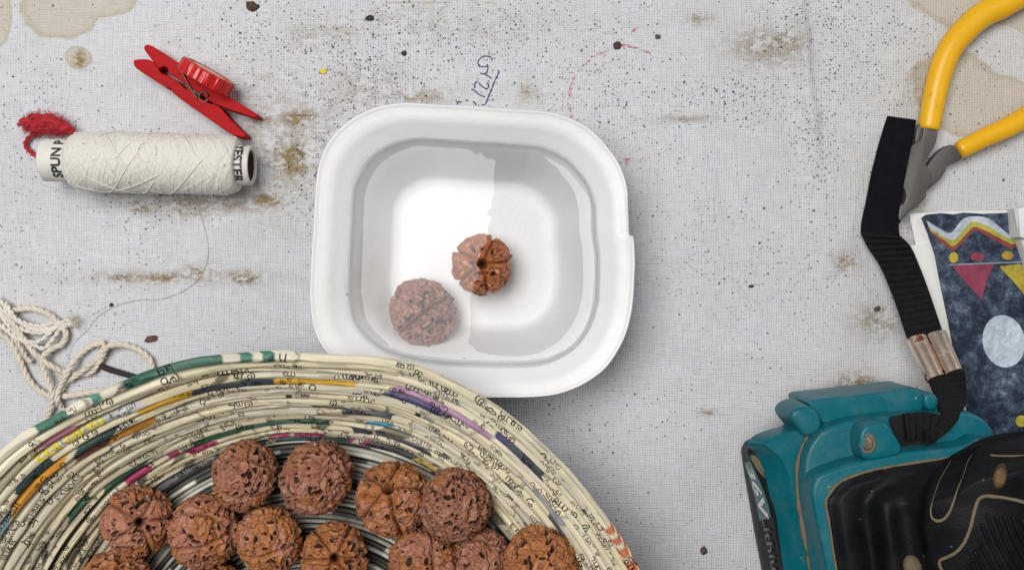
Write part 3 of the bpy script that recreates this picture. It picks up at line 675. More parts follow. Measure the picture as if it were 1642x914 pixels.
# ---------------------------------------------------------------- thread spool, red yarn
def build_spool():
    A = np.array(W(72, 257, 47)); B = np.array(W(404, 266, 47)); L = np.linalg.norm(B-A); e = (B-A)/L; n_ = np.array([0, 0, 1.0]); s_ = np.cross(n_, e)
    root = thing('thread_spool', 'spool of off white thread on a printed card tube lying on the cloth', 'spool', ((A+B)/2*np.array([1, 1, 0])))
    def cyl(prof, nv=64):
        a = np.linspace(0, 2*PI, nv, endpoint=False)
        return [A+e*u+r*(np.cos(a)[:, None]*s_+np.sin(a)[:, None]*n_) for u, r in prof]
    V, Fc = loft(cyl([(3, 20), (0, 22), (0, 30), (2, 33), (L-2, 31), (L, 29.5), (L, 25), (L-3, 24), (L-60, 23)]), True, True)
    M = Mat('card_tube'); c = M.mix(M.noise(22, 6, .7), (.60, .58, .52), (.74, .73, .69)); c = M.mix(M.math('MULTIPLY', M.ramp(M.noise(30, 6, .7), (.55, 0), (.75, 1)), .5), c, (.40, .35, .26))
    M.p(Base_Color=c, Roughness=.7); M.bump(M.noise(80, 4), .8)
    inner = plain('raw_brown_card', (.07, .035, .025), .9).m
    mi = np.zeros(len(Fc), int); mi[7*64:8*64] = 1; mi[-1] = 1
    mesh('card_tube', V, Fc, [M.m, inner], root, True, sharp=40, mi=mi)
    # winding
    nu, nv = 300, 150; u0, u1 = 42.0, L-20
    u = np.linspace(0, 1, nu); a = np.linspace(0, 2*PI, nv, endpoint=False); UU, AA = np.meshgrid(u, a, indexing='ij')
    prof = 46.2*np.minimum(1, (np.clip(np.minimum(UU*(u1-u0), (1-UU)*(u1-u0)), 0, 20)/20)**.38*.26+.74)
    ul = UU*(u1-u0)
    h = 0
    for k in range(46):
        sl = RNG.uniform(.010, .03)*(1 if k % 2 else -1); ph_ = RNG.uniform(0, 2*PI); wd = RNG.uniform(1.2, 3.0)
        dd = np.abs(((AA-sl*ul-ph_+PI) % (2*PI))-PI)*46/math.sqrt(1+(sl*46)**2); h = np.maximum(h, RNG.uniform(.4, 1.3)*np.exp(-(dd/wd)**2))
    r = prof+h*.7+.3*(fbm(ul/9, AA*6, 0, 81, 3)-.5)+1.6*(fbm(ul/60, AA*1.2, 0, 83, 2)-.5)
    P = A+e*(u0+ul)[..., None]+r[..., None]*(np.cos(AA)[..., None]*s_+np.sin(AA)[..., None]*n_)
    V = P.reshape(-1, 3); Fc = grid_faces(nu, nv, cv=True)+[list(range(nv))[::-1], [(nu-1)*nv+k for k in range(nv)]]
    M = Mat('spun_thread'); c = M.mix(M.noise(8, 5), (.64, .60, .53), (.72, .70, .65))
    gr = M.ramp(M.noise(1, 5, .7, M.map(36, 90, 90)), (.55, 0), (.80, 1)); c = M.mix(M.math('MULTIPLY', gr, .35), c, (.58, .47, .36))
    vo = M.n('TexVoronoi', Scale=60/U/1000, Vector=M.v); fl = M.math('MULTIPLY', M.math('LESS_THAN', vo.outputs['Distance'], .12), M.math('GREATER_THAN', M.n('SeparateColor', i0=vo.outputs['Color']).outputs[0], .86)); c = M.mix(M.math('MULTIPLY', fl, .6), c, (.10, .07, .05))
    M.p(Base_Color=c, Roughness=.75, Sheen_Weight=.25, Subsurface_Weight=0.0)
    M.bump(M.math('ADD', M.math('ADD', M.noise(1, 2, .5, M.map(210, 9, 20, 0, M.map(1, 1, 1, .40))), M.noise(1, 2, .5, M.map(210, 9, 20, 0, M.map(1, 1, 1, -.44)))), M.math('MULTIPLY', M.noise(250, 3), .25)), 3.0, 1.0)
    mesh('thread_winding', V, Fc, M.m, root, True, sharp=60)
    mb = MB()
    for k in range(18):
        sl = RNG.uniform(.010, .034)*(1 if k % 2 else -1); a0 = RNG.uniform(0, 2*PI); ua = RNG.uniform(0, .55)*(u1-u0); ub = min(ua+RNG.uniform(60, 160), (u1-u0)-4)
        uu = np.linspace(max(ua, 4), ub, 40); aa = a0+sl*uu
        pr = 46.2*np.minimum(1, (np.clip(np.minimum(uu, (u1-u0)-uu), 0, 20)/20)**.38*.26+.74)+1.4
        mb.add(*tube(A+e*(u0+uu)[:, None]+pr[:, None]*(np.cos(aa)[:, None]*s_+np.sin(aa)[:, None]*n_), .75, 5))
    # a stray loop lying on top
    tt = np.linspace(-.4, 5.0, 60); pc = np.array(W(236, 243, 93))
    mb.add(*tube(np.stack([pc[0]+14*np.cos(tt), pc[1]+16*np.sin(tt), 47+np.sqrt(np.maximum(48**2-(pc[1]+16*np.sin(tt)-(A[1]+B[1])/2)**2, 100))], 1), .55, 5))
    o = mb.build('thread', plain('thread_strand', (.74, .71, .64), .8, bump=0).m, root); o['kind'] = 'stuff'
    fz = MB()
    for k in range(260):
        ua = RNG.uniform(2, u1-u0-2); aa = RNG.uniform(-.4, PI+.4); pr = 46
        p0 = A+e*(u0+ua)+pr*(math.cos(aa)*s_+math.sin(aa)*n_); dr = (math.cos(aa)*s_+math.sin(aa)*n_)*.6+e*RNG.uniform(-1, 1)+s_*RNG.uniform(-.6, .6); ln = RNG.uniform(3, 8)
        fz.add(*tube(np.array([p0, p0+dr*ln*.5, p0+dr*ln+np.array([0, 0, -.15*ln])]), .22, 3))
    fz.build('fuzz', plain('thread_fuzz', (.75, .73, .68), .9, bump=0).m, root)['kind'] = 'stuff'
    # print on the tube ends
    ink_ = plain('tube_print', (.015, .015, .018), .5, bump=0).m
    def wrap(txt, u, a0, dirn, r, size, name):
        g, fc = text2d(txt, size, 3, bold=.6); V = []
        ang = a0+dirn*g[:, 0]/r
        V = A+e*(u+(-dirn)*g[:, 1]*-1)[:, None]+(r+.7)*(np.cos(ang)[:, None]*s_+np.sin(ang)[:, None]*n_)
        return mesh(name, V, fc, ink_, root, False)
    wrap('SPUN P', 31, 1.55, -1, 33, 20.5, 'tube_lettering')
    wrap('YESTER', L-15, 1.50, 1, 31.4, 20, 'tube_lettering')
    # the loose end: hangs off and wanders over the cloth
    pts = [(300, 318, 30), (316, 335, 4), (330, 375, 1.5), (333, 410, 1.5), (322, 440, 1.5), (300, 462, 1.5), (262, 478, 1.5), (225, 480, 1.5), (185, 490, 1.5), (155, 508, 1.5), (140, 528, 1.5), (118, 548, 3), (105, 570, 8), (95, 600, 16), (88, 625, 20), (80, 640, 6)]
    mesh('loose_end', *tube(np.array([W(*p) for p in catmull(np.array(pts, float), 8)]), .42, 5), plain('loose_thread', (.56, .54, .50), .8, bump=0).m, root)
def build_yarn():
    root = thing('red_yarn', 'small fuzzy bundle of red yarn with a curled tail above the spool', 'yarn', W(85, 205))
    M = Mat('red_wool'); c = M.mix(M.noise(60, 4), (.32, .007, .014), (.52, .014, .026)); M.p(Base_Color=c, Roughness=.9, Sheen_Weight=.12); M.bump(M.noise(1, 4, .7, M.map(60, 300, 300)), 1.2, .8)
    mb = MB(); a0 = np.array(W(44, 200)); a1 = np.array(W(124, 210)); e = (a1-a0); L = np.linalg.norm(e); e /= L; s_ = np.array([-e[1], e[0], 0]); n_ = np.array([0, 0, 1.0])
    for k in range(34):
        q = (k*2.399) % (2*PI); rr = math.sqrt((k+.5)/34); u = np.linspace(RNG.uniform(-.05, .14), RNG.uniform(.84, 1.04), 30)
        env = np.maximum(.25, np.sin(np.clip(u*.92+.10, 0, 1)*PI)**.6)*(.8+.2*u)
        off = rr*16*env
        bow = 5*np.sin(u*PI)
        P = a0+e*(u*L)[:, None]+(s_*(math.cos(q)*off-bow*.0)[:, None])+n_*((18+math.sin(q)*off*.95+1.3*np.sin(u*9+k))[:, None])
        P = P-s_*(9*(u-.5)**2*4-6)[:, None]*.6
        P = P+np.stack([2.6*(fbm(u*7, k*3.3, j, 91, 2)-.5)*2 for j in range(3)], 1); mb.add(*tube(P, 2.9+1.0*np.sin(u*34+k*2), 6))
    mb.build('wool_strands', M.m, root)['kind'] = 'stuff'
    fz = MB()
    for k in range(800):
        u = RNG.uniform(0, 1); q = RNG.uniform(0, 2*PI); env = max(.25, math.sin(min(1, u*.92+.1)*PI)**.6); r0 = 16*env
        p0 = a0+e*u*L+s_*(math.cos(q)*r0-(9*(u-.5)**2*4-6)*.6)+n_*(18+math.sin(q)*r0); dr = s_*math.cos(q)+n_*math.sin(q)*.6+e*RNG.uniform(-1, 1)+s_*RNG.uniform(-.5, .5); ln = RNG.uniform(2, 9)
        if p0[2] < 1: continue
        fz.add(*tube(np.array([p0, p0+dr*ln*.5+e*RNG.uniform(-1, 1), p0+dr*ln]), .22, 3))
    fz.build('fuzz', plain('red_fuzz', (.42, .02, .035), .9, bump=0).m, root)['kind'] = 'stuff'
    pts = [(60, 212, 12), (48, 219, 6), (41, 229, 4), (43, 238, 4), (51, 245, 4), (60, 252, 4)]
    P = np.array([W(*p) for p in catmull(np.array(pts, float), 8)]); tl = MB()
    for a in (0, PI):
        T_, N, B = frames(P); w = np.arange(len(P))*.55+a
        tl.add(*tube(P+1.7*(np.cos(w)[:, None]*N+np.sin(w)[:, None]*B), 2.3, 6))
    tl.build('yarn_tail', M.m, root)

# ---------------------------------------------------------------- clothes peg and cap
def build_peg():
    root = thing('clothes_peg', 'red wooden clothes peg with a rusty wire spring lying on the cloth', 'clothes peg', W(310, 145))
    M = Mat('red_painted_wood'); gw = M.noise(1, 5, .6, M.map(20, 160, 160, .6)); c = M.mix(gw, (.30, .005, .007), (.45, .010, .012)); c = M.mix(M.math('MULTIPLY', M.ramp(M.noise(40, 7, .7), (.66, 0), (.76, 1)), .5), c, (.16, .01, .01))
    M.p(Base_Color=c, Roughness=.6, Specular_IOR_Level=.12); M.bump(gw, 1.4, .6)
    up = [(660, 100), (672, 92), (692, 96), (750, 130), (825, 180), (900, 232), (1000, 300), (1090, 355), (1174, 408), (1178, 420), (1165, 426), (1110, 408), (1040, 385), (985, 362), (955, 345), (915, 312), (870, 288), (835, 262), (800, 240), (772, 222), (766, 200), (748, 190), (730, 200), (716, 188), (690, 155), (664, 120)]
    lo = [(611, 168), (622, 160), (672, 158), (700, 170), (722, 196), (738, 222), (768, 232), (800, 250), (830, 275), (848, 292), (866, 296), (905, 326), (950, 356), (1000, 372), (1040, 415), (1090, 468), (1124, 500), (1118, 514), (1085, 510), (1050, 496), (980, 448), (900, 392), (840, 350), (792, 312), (782, 290), (764, 292), (750, 282), (700, 250), (622, 198)]
    for poly, z0 in ((up, 3), (lo, 2)):
        V, Fc = slab([PIN(*p) for p in poly], z0, 34, 1.6, 0, 3); mesh('arm', V, Fc, M.m, root, True, sharp=45)
    R = Mat('rusty_wire'); R.p(Base_Color=R.mix(R.noise(70, 5), (.10, .035, .022), (.26, .14, .10)), Metallic=.7, Roughness=.5)
    sp = root_part = None
    mb = MB(); w = [(812, 188, 36), (826, 204, 37), (850, 250, 37.5), (880, 305, 37.5), (905, 338, 37)]
    P = np.array([W(*PIN(x, y), z) for x, y, z in catmull(np.array(w, float), 6)]); mb.add(*tube(P, 1.7, 8))
    mb.add(*tube(np.array([W(*PIN(x, y), z) for x, y, z in ((812, 188, 36), (806, 180, 28), (804, 178, 12))]), 1.7, 8))
    c0 = np.array(W(*PIN(930, 330), 37)); tt = np.linspace(0, 2*PI*5.2, 160)
    mb.add(*tube(np.stack([c0[0]+7.2*np.cos(tt), c0[1]+7.2*np.sin(tt), 38-tt*1.05], 1), 1.75, 8))
    mb.build('spring', R.m, root)
    dk = plain('dark_recess', (.02, .008, .008), .8, bump=0).m
    # cap standing on its rim against the peg
    cp = thing('ribbed_cap', 'red ribbed plastic bottle cap standing on its edge against the clothes peg', 'cap', W(335, 122))
    P_ = Mat('red_plastic'); P_.p(Base_Color=P_.mix(P_.noise(30, 4), (.42, .007, .009), (.54, .012, .012)), Roughness=.28); P_.bump(P_.noise(90, 3), .3)
    ctr = np.array(W(331, 124, 48)); d2 = np.array(W(*PIN(1050, 320), 48))-np.array(W(*PIN(830, 190), 48)); d2 = d2/np.linalg.norm(d2)
    ax = np.array([-d2[1], d2[0], 0]); ax = ax*math.cos(.10)+np.array([0, 0, 1])*math.sin(.10); v_ = np.cross(ax, d2)
    ax = ax/np.linalg.norm(ax); n = 180; a = np.linspace(0, 2*PI, n, endpoint=False)
    def ringc(r, h, rib=0.0):
        rr = r+rib*np.clip(np.sin(a*15)*2.2, -1, 1)
        return ctr+ax*h+rr[:, None]*(np.cos(a)[:, None]*d2+np.sin(a)[:, None]*v_)
    V, Fc = loft([ringc(36, -7), ringc(41, -9), ringc(42.5, -9.5), ringc(43, -8, 1.2), ringc(43, 8, 1.2), ringc(42, 11, .8), ringc(40, 12), ringc(36, 12), ringc(34.5, 10)], True, True)
    mesh('cap_shell', V, Fc, P_.m, cp, True, sharp=40)
    V, Fc = loft([ringc(27, 9.5), ringc(27, 10.8), ringc(26, 11.2)], True, True); mesh('liner', V, Fc, plain('cream_liner', (.66, .55, .33), .6).m, cp, True, sharp=40)

# ---------------------------------------------------------------- twine, twig, crumbs
def build_twine():
    root = thing('cotton_twine', 'tangled loops of beige twisted cotton twine beside the paper basket', 'twine', W(80, 560))
    M = Mat('cotton_ply'); c = M.mix(M.noise(40, 5), (.54, .47, .38), (.76, .69, .59)); M.p(Base_Color=c, Roughness=.9, Sheen_Weight=.1); M.bump(M.noise(1, 4, .7, M.map(120, 120, 120)), .8, .6)
    M2 = Mat('pale_ply'); c = M2.mix(M2.noise(40, 5), (.62, .57, .49), (.80, .76, .69)); M2.p(Base_Color=c, Roughness=.9); M2.bump(M2.noise(120, 4), .8, .6)
    cords = [
        ([(-90, 240, 7), (0, 265, 7), (60, 310, 7), (108, 400, 7), (150, 500, 7), (210, 575, 7), (300, 618, 9), (400, 612, 7), (480, 598, 7), (560, 585, 7), (640, 600, 7)], 4.9, M),
        ([(70, 132, 7), (180, 122, 8), (280, 158, 9), (338, 215, 10), (372, 262, 10), (352, 320, 10), (290, 352, 16), (245, 392, 18), (240, 445, 18), (262, 510, 18), (292, 590, 20), (292, 650, 15), (272, 720, 7), (240, 780, 7)], 4.6, M),
        ([(-60, 70, 8), (0, 108, 8), (60, 185, 16), (112, 262, 18), (160, 330, 18), (205, 385, 18), (280, 440, 16), (350, 476, 8), (440, 492, 7), (510, 482, 7), (556, 432, 8), (584, 375, 12), (610, 335, 16), (700, 328, 8), (785, 358, 7), (842, 405, 7), (856, 455, 7), (850, 520, 7)], 4.6, M),
        ([(590, 312, 7), (520, 330, 8), (450, 380, 9), (405, 436, 17), (372, 500, 17), (340, 560, 12), (322, 630, 19), (345, 680, 8), (380, 740, 7)], 4.6, M),
        ([(596, 330, 7), (552, 400, 8), (480, 462, 16), (415, 510, 9), (362, 540, 7), (345, 590, 7)], 4.6, M),
        ([(-40, 160, 8), (20, 215, 9), (90, 300, 17), (150, 400, 8), (182, 420, 8)], 4.2, M)]
    hairs = []
    for pts, r, m in cords:
        P = resample(np.array([W(*T(x, y), z) for x, y, z in catmull(np.array(pts, float), 10)]), 240)
        s = np.r_[0, np.cumsum(np.linalg.norm(np.diff(P, axis=0), axis=1))]; T_, N, B = frames(P); mb = MB()
        for k in range(3):
            w = s/r*.85+k*2*PI/3
            mb.add(*tube(P+r*.47*(np.cos(w)[:, None]*N+np.sin(w)[:, None]*B), r*.60, 8))
        mb.build('cord', m, root); hairs.append(P)
    hz = MB()
    for P in hairs:
        for _ in range(150):
            p0 = P[RNG.integers(len(P))]+RNG.normal(0, 3.2, 3); dr = RNG.normal(size=3)*np.array([1, 1, .4]); dr /= np.linalg.norm(dr); ln = RNG.uniform(3, 10)
            if p0[2] < 1: continue
            hz.add(*tube(np.array([p0, p0+dr*ln*.5, p0+dr*ln+RNG.normal(0, 1, 3)]), .2, 3))
    hz.build('loose_fibre', M2.m, root)['kind'] = 'stuff'
    fr = [[(-20, 60, 12), (30, 110, 14), (80, 175, 17), (150, 222, 17), (230, 236, 16), (300, 230, 14), (372, 214, 9), (430, 192, 3)], [(-20, 120, 12), (40, 180, 14), (105, 230, 17), (200, 258, 16), (280, 250, 14), (350, 225, 9), (432, 205, 3)],
          [(0, 150, 12), (60, 230, 15), (130, 290, 18), (200, 330, 18), (250, 345, 18), (300, 290, 16), (340, 240, 13), (400, 215, 5)], [(30, 90, 13), (100, 190, 18), (180, 235, 18), (260, 246, 16), (340, 214, 10), (420, 180, 3)], [(-30, 100, 16), (60, 160, 19), (140, 205, 20), (220, 220, 18), (310, 205, 12), (395, 225, 4)], [(-10, 200, 15), (70, 270, 19), (150, 310, 20), (230, 300, 19), (300, 240, 16), (370, 190, 8), (425, 210, 3)]]
    for q, pts in enumerate(fr):
        P = resample(np.array([W(*T(x, y), z) for x, y, z in catmull(np.array(pts, float), 10)]), 120); s = np.arange(len(P)); T_, N, B = frames(P); mb = MB()
        for k in range(2):
            w = s*.35+k*PI; mb.add(*tube(P+1.7*(np.cos(w)[:, None]*N+np.sin(w)[:, None]*B), np.interp(s, [0, 95, 119], [2.3, 2.1, .6]), 6))
        mb.build('frayed_strand', M2.m, root)
    fz = MB()
    for k in range(120):
        x, y = T(RNG.normal(400, 22), RNG.normal(202, 14)); p0 = np.array(W(x, y, 3+RNG.uniform(0, 5))); a = RNG.normal(.15, .8); ln = RNG.uniform(6, 18)
        fz.add(*tube(np.array([p0, p0+ln*.5*np.array([math.cos(a), math.sin(a), .1]), p0+ln*np.array([math.cos(a+.3), math.sin(a+.3), -.05])]), .25, 3))
    fz.build('frayed_fibre', M2.m, root)['kind'] = 'stuff'
def build_twig():
    P = [(160, 586, 6), (175, 592, 6), (195, 598, 6), (215, 604, 6), (235, 612, 6)]
    P = np.array([W(*p) for p in catmull(np.array(P, float), 6)])
    o = mesh('twig', *tube(P, 4.2+.8*noise(np.arange(len(P))*.8, 0, 0, 3), 9), plain('charred_wood', (.018, .010, .012), .7, bscale=80, bump=1.2).m, None, loc=W(190, 596))
    tag(o, 'short blackened twig sticking out from under the paper basket', 'twig')
def crumb(px, py, r, col, lab, name='crumb', flat=.5, sd=0):
    bm = bmesh.new(); bmesh.ops.create_icosphere(bm, subdivisions=3, radius=1)
    V = np.array([v.co[:] for v in bm.verts]); Fc = [[v.index for v in f.verts] for f in bm.faces]; bm.free()
    k = .25+1.5*fbm(V[:, 0]*1.5+sd, V[:, 1]*1.4, V[:, 2]*1.4, sd, 3); V = V*k[:, None]
    if name == 'seed': V[:, 0] *= 1+.55*np.exp(-((V[:, 0]+1)/.5)**2)
    x, y, _ = W(px, py); V = V*np.array([r[0], r[1], min(r)*flat])
    z = float(cloth_z(np.array([x]), np.array([y]))[0]); V = V+np.array([x, y, z+min(r)*flat*.55])
    tag(mesh(name, V, Fc, plain('debris', col, .7, .35, 60, .8).m, None, True, loc=(x, y, z)), lab, name, 'bits of debris scattered on the cloth')
def build_crumbs():
    crumb(404, 10, (10, 8), (.07, .035, .02), 'dark brown flake of shell at the top edge of the cloth', sd=1)
    crumb(592, 29, (7, 4.5), (.02, .017, .015), 'black crumb above the speckled patch of cloth', sd=2)
    crumb(243, 543, (8, 5.5), (.10, .042, .03), 'reddish brown pointed seed lying between the thread and the basket', 'seed', sd=3)
    crumb(518, 114, (5.5, 4), (.72, .58, .03), 'tiny yellow chip beside the black speckled patch', 'chip', sd=4)
    crumb(990, 73, (6.5, 6), (.06, .025, .02), 'dark brown crumb on the red crayon arc', sd=5)
    crumb(1128, 883, (6, 6), (.09, .06, .045), 'greyish brown crumb between the basket and the power tool', sd=6)
    crumb(1055, 59, (4, 3.5), (.08, .06, .06), 'small grey crumb above the end of the crayon arc', sd=7)
    crumb(1407, 495, (4.2, 4), (.07, .07, .07), 'grey round crumb beside the black webbing strap', sd=8)
    crumb(648, 86, (3.8, 3.6), (.03, .028, .026), 'small black crumb beside the pen writing', sd=9)
    crumb(178, 489, (3.6, 3), (.03, .03, .03), 'tiny black crumb touching the loose thread', sd=10)
    crumb(1205, 459, (4.5, 2.2), (.03, .028, .028), 'thin black crumb alone on bare cloth midway between bowl and strap', sd=11)
    crumb(1322, 882, (3, 3), (.03, .028, .028), 'tiny dark speck', sd=12) if False else None

# ---------------------------------------------------------------- pliers
def build_pliers():
    root = thing('pliers', 'steel diagonal pliers with yellow dipped handles lying at the upper corner', 'pliers', W(1480, 270))
    Y = Mat('yellow_vinyl'); c = Y.mix(Y.noise(10, 5), (.78, .40, .006), (.86, .47, .010)); c = Y.mix(Y.math('MULTIPLY', Y.ramp(Y.noise(34, 8, .75), (.60, 0), (.70, 1)), .65), c, (.30, .11, .01))
    Y.p(Base_Color=c, Roughness=.36); Y.bump(Y.noise(30, 4), 1.0, .5)
    St = Mat('worn_steel'); c = St.mix(St.noise(26, 7, .7), (.085, .078, .075), (.17, .16, .155)); c = St.mix(St.math('MULTIPLY', St.ramp(St.noise(50, 7, .7), (.58, 0), (.72, 1)), .4), c, (.16, .09, .055))
    St.p(Base_Color=c, Metallic=.55, Roughness=.48); St.bump(St.noise(70, 5), .8, .6)
    Z = zc(1340, 0, 302/767)
    hs = [([(880, -80), (760, -25), (680, 22), (600, 62), (530, 122), (470, 195), (432, 280), (408, 370), (392, 450), (378, 530)], [21, 21, 21.5, 22, 22, 22, 21, 20, 18.5, 17]),
          ([(1050, 300), (900, 395), (800, 462), (700, 520), (610, 560), (545, 592), (500, 615)], [20, 20, 19.5, 19, 17.5, 15.5, 14.5])]
    for pts, rr in hs:
        c_ = np.array([(*Z(x, y), 23) for x, y in pts]); P = np.array([W(*p) for p in catmull(c_, 10)]); r = np.interp(np.linspace(0, 1, len(P)), np.linspace(0, 1, len(rr)), rr)
        P = resample(P, 120); r = resample(r[:, None], 120)[:, 0]
        r[-4:] *= np.array([.99, .97, .94, .86]); r[:4] *= np.array([.5, .8, .93, .98])
        V, Fc = tube(P, r, 28, True, .92); mesh('handle', V, Fc, Y.m, root, True, sharp=70)
    J = zc(1400, 180, 160/812)
    under = [(455, 420), (520, 335), (580, 285), (640, 266), (700, 300), (738, 350), (700, 395), (640, 412), (600, 440), (590, 480), (545, 545), (470, 615), (425, 650), (380, 740), (310, 800), (230, 880), (216, 905), (212, 870), (250, 800), (330, 640), (400, 520)]
    upper = [(352, 250), (385, 225), (405, 190), (414, 130), (420, 90), (470, 100), (524, 165), (520, 215), (498, 285), (450, 350), (418, 405), (440, 440), (470, 490), (478, 545), (460, 605), (432, 650), (432, 690), (380, 745), (300, 810), (218, 880), (216, 770), (252, 740), (270, 690), (262, 640), (235, 600), (245, 540), (262, 420), (285, 320), (310, 280)]
    shank = [(345, 250), (350, 170), (368, 110), (400, 82), (430, 84), (425, 150), (410, 215), (370, 250)]
    for nm, poly, z0, z1 in (('jaw', under, 6, 22), ('jaw', upper, 14, 33), ('shank', shank, 8, 27)):
        V, Fc = slab([J(*p) for p in poly], z0, z1, 1.8, 0, 5); mesh(nm, V, Fc, St.m, root, True, sharp=45)

# ---------------------------------------------------------------- cards and box at the edge
def build_cards():
    pap = plain('white_paper', (.74, .74, .72), .7, .06).m
    a = [(1458, 343), (1520, 339), (1640, 337), (1720, 330), (1730, 520), (1600, 520), (1500, 440), (1468, 392)]
    V, Fc = slab(a, .6, 3.2, .5, 0, 1, False); tag(mesh('paper_sheet', V, Fc, pap, None, True, sharp=40, loc=W(1550, 400)), 'white paper sheet under the top of the painted card, its corner beside the pliers', 'paper', 'paper sheets under the painted card')
    b = [(1460, 394), (1500, 388), (1640, 386), (1700, 700), (1560, 720), (1545, 690), (1520, 600)]
    V, Fc = slab(b, 3.4, 6.0, .5, 0, 1, False); tag(mesh('paper_sheet', V, Fc, plain('cream_paper', (.72, .71, .68), .7, .06).m, None, True, sharp=40, loc=W(1550, 560)), 'long white paper sheet under the painted card, beside the black webbing', 'paper', 'paper sheets under the painted card')
    root = thing('painted_card', 'dark blue hand painted card with zigzags, triangles and a pale oval', 'card', W(1590, 520))
    M = Mat('blue_paint'); nz = M.math('ADD', M.math('MULTIPLY', M.noise(62, 8, .75), .62), M.math('MULTIPLY', M.noise(9, 5, .7), .38))
    c = M.ramp(nz, (.36, (.006, .009, .016)), (.47, (.020, .030, .052)), (.56, (.07, .095, .145)), (.66, (.30, .34, .41)))
    M.p(Base_Color=c, Roughness=.6, Specular_IOR_Level=.2); M.bump(M.noise(50, 7, .7), 1.4, .7)
    z = 11.0
    poly = [(1479, 349), (1487, 344), (1510, 342), (1530, 344), (1545, 341), (1575, 343), (1600, 342), (1627, 341), (1640, 341), (1700, 430), (1760, 800), (1600, 800), (1562, 700), (1547, 640), (1530, 560), (1520, 507), (1510, 460), (1500, 408), (1489, 374)]
    V, Fc = slab(poly, 6.4, z, .7, 0, 1, False); mesh('card_board', V, Fc, M.m, root, True, sharp=40)
    def paint(name, pts, col, n=6, dz=.5, k=None):
        p = catmull(np.array([(k or K)(*q) for q in pts], float), n, True) if n > 1 else np.array([(k or K)(*q) for q in pts], float)
        t = np.array([W(x, y, z+dz) for x, y in p]); b = t-np.array([0, 0, dz+.1])
        Mp = Mat('paint'); nn = Mp.noise(42, 8, .72, None, .4); cc = Mp.mix(Mp.ramp(nn, (.40, 0), (.70, 1)), tuple(q*.62 for q in col), tuple(min(1, q*1.12) for q in col)); cc = Mp.mix(Mp.math('MULTIPLY', Mp.ramp(Mp.noise(55, 8, .8), (.54, 0), (.68, 1)), .6), cc, (.03, .05, .09))
        Mp.p(Base_Color=cc, Roughness=.5); Mp.bump(Mp.noise(60, 5), .8, .6)
        V_, F_ = loft([b, t]); mesh(name, V_, F_, Mp.m, root, False)
    wt = [(428, 68), (490, 108), (545, 128), (598, 66), (655, 50), (720, 60), (790, 112), (828, 140), (862, 104)]
    wb = [(440, 100), (500, 142), (560, 160), (620, 95), (655, 75), (720, 98), (795, 142), (835, 160), (864, 136)]
    yb = [(450, 122), (520, 168), (560, 190), (625, 125), (658, 100), (720, 124), (800, 166), (840, 182), (866, 162)]
    rb = [(458, 138), (508, 180), (555, 212), (622, 152), (658, 116), (720, 146), (798, 190), (830, 201), (872, 184)]
    for nm, A_, B_, col in (('painted_zigzag', wt, wb, (.55, .60, .68)), ('painted_zigzag', wb, yb, (.48, .45, .06)), ('painted_zigzag', yb, rb, (.30, .055, .045))):
        A2 = catmull(np.array(A_, float), 5); B2 = catmull(np.array(B_, float), 5); paint(nm, list(A2)+list(B2[::-1]), col, 1)
    ell = lambda cx, cy, rx, ry, rot=0: [(cx+rx*math.cos(a)*math.cos(rot)-ry*math.sin(a)*math.sin(rot), cy+rx*math.cos(a)*math.sin(rot)+ry*math.sin(a)*math.cos(rot)) for a in np.linspace(0, 2*PI, 14, endpoint=False)]
    paint('painted_dot', ell(558, 245, 22, 25), (.56, .42, .05)); paint('painted_dot', ell(670, 241, 32, 20), (.40, .05, .09)); paint('painted_dot', ell(812, 235, 27, 20), (.52, .33, .04))
    paint('painted_line', [(540, 276), (900, 262), (900, 268), (540, 282)], (.32, .37, .44), 1)
    paint('painted_triangle', [(555, 285), (575, 280), (735, 278), (745, 286), (715, 352), (694, 432), (684, 436), (640, 388), (580, 322)], (.30, .045, .09), 3); paint('painted_triangle', [(778, 290), (800, 283), (905, 290), (905, 425), (880, 405), (840, 358), (795, 312)], (.50, .40, .04), 3)
    paint('painted_oval', ell(795, 640, 100, 124, -.2), (.58, .68, .76)); paint('painted_dot', ell(720, 525, 42, 42), (.60, .50, .05), k=zc(1480, 560, .2189))
    # box corner
    bx = thing('white_box', 'corner of a small white card box at the right picture edge', 'box', W(1660, 380))
    bx['label'] = 'corner of a small white folded box resting on the painted card beside the zigzag'
    V, Fc = slab([(1633, 334), (1700, 322), (1730, 375), (1650, 385), (1636, 380)], 12, 46, 2, 0, 1, False); mesh('box_lid', V, Fc, pap, bx, True, sharp=40)
    V, Fc = slab([(1637, 381), (1645, 377), (1720, 372), (1730, 450), (1660, 452), (1650, 420)], 12, 34, 2, 0, 1, False); mesh('box_body', V, Fc, pap, bx, True, sharp=40)
    V, Fc = ribbon([(1626, 325, 46), (1628, 345, 44), (1634, 378, 38)], [(1630, 325, 30), (1633, 345, 28), (1637, 378, 24)], 2.2, 20, 4); mesh('box_flap', V, Fc, pap, bx, True, sharp=50)

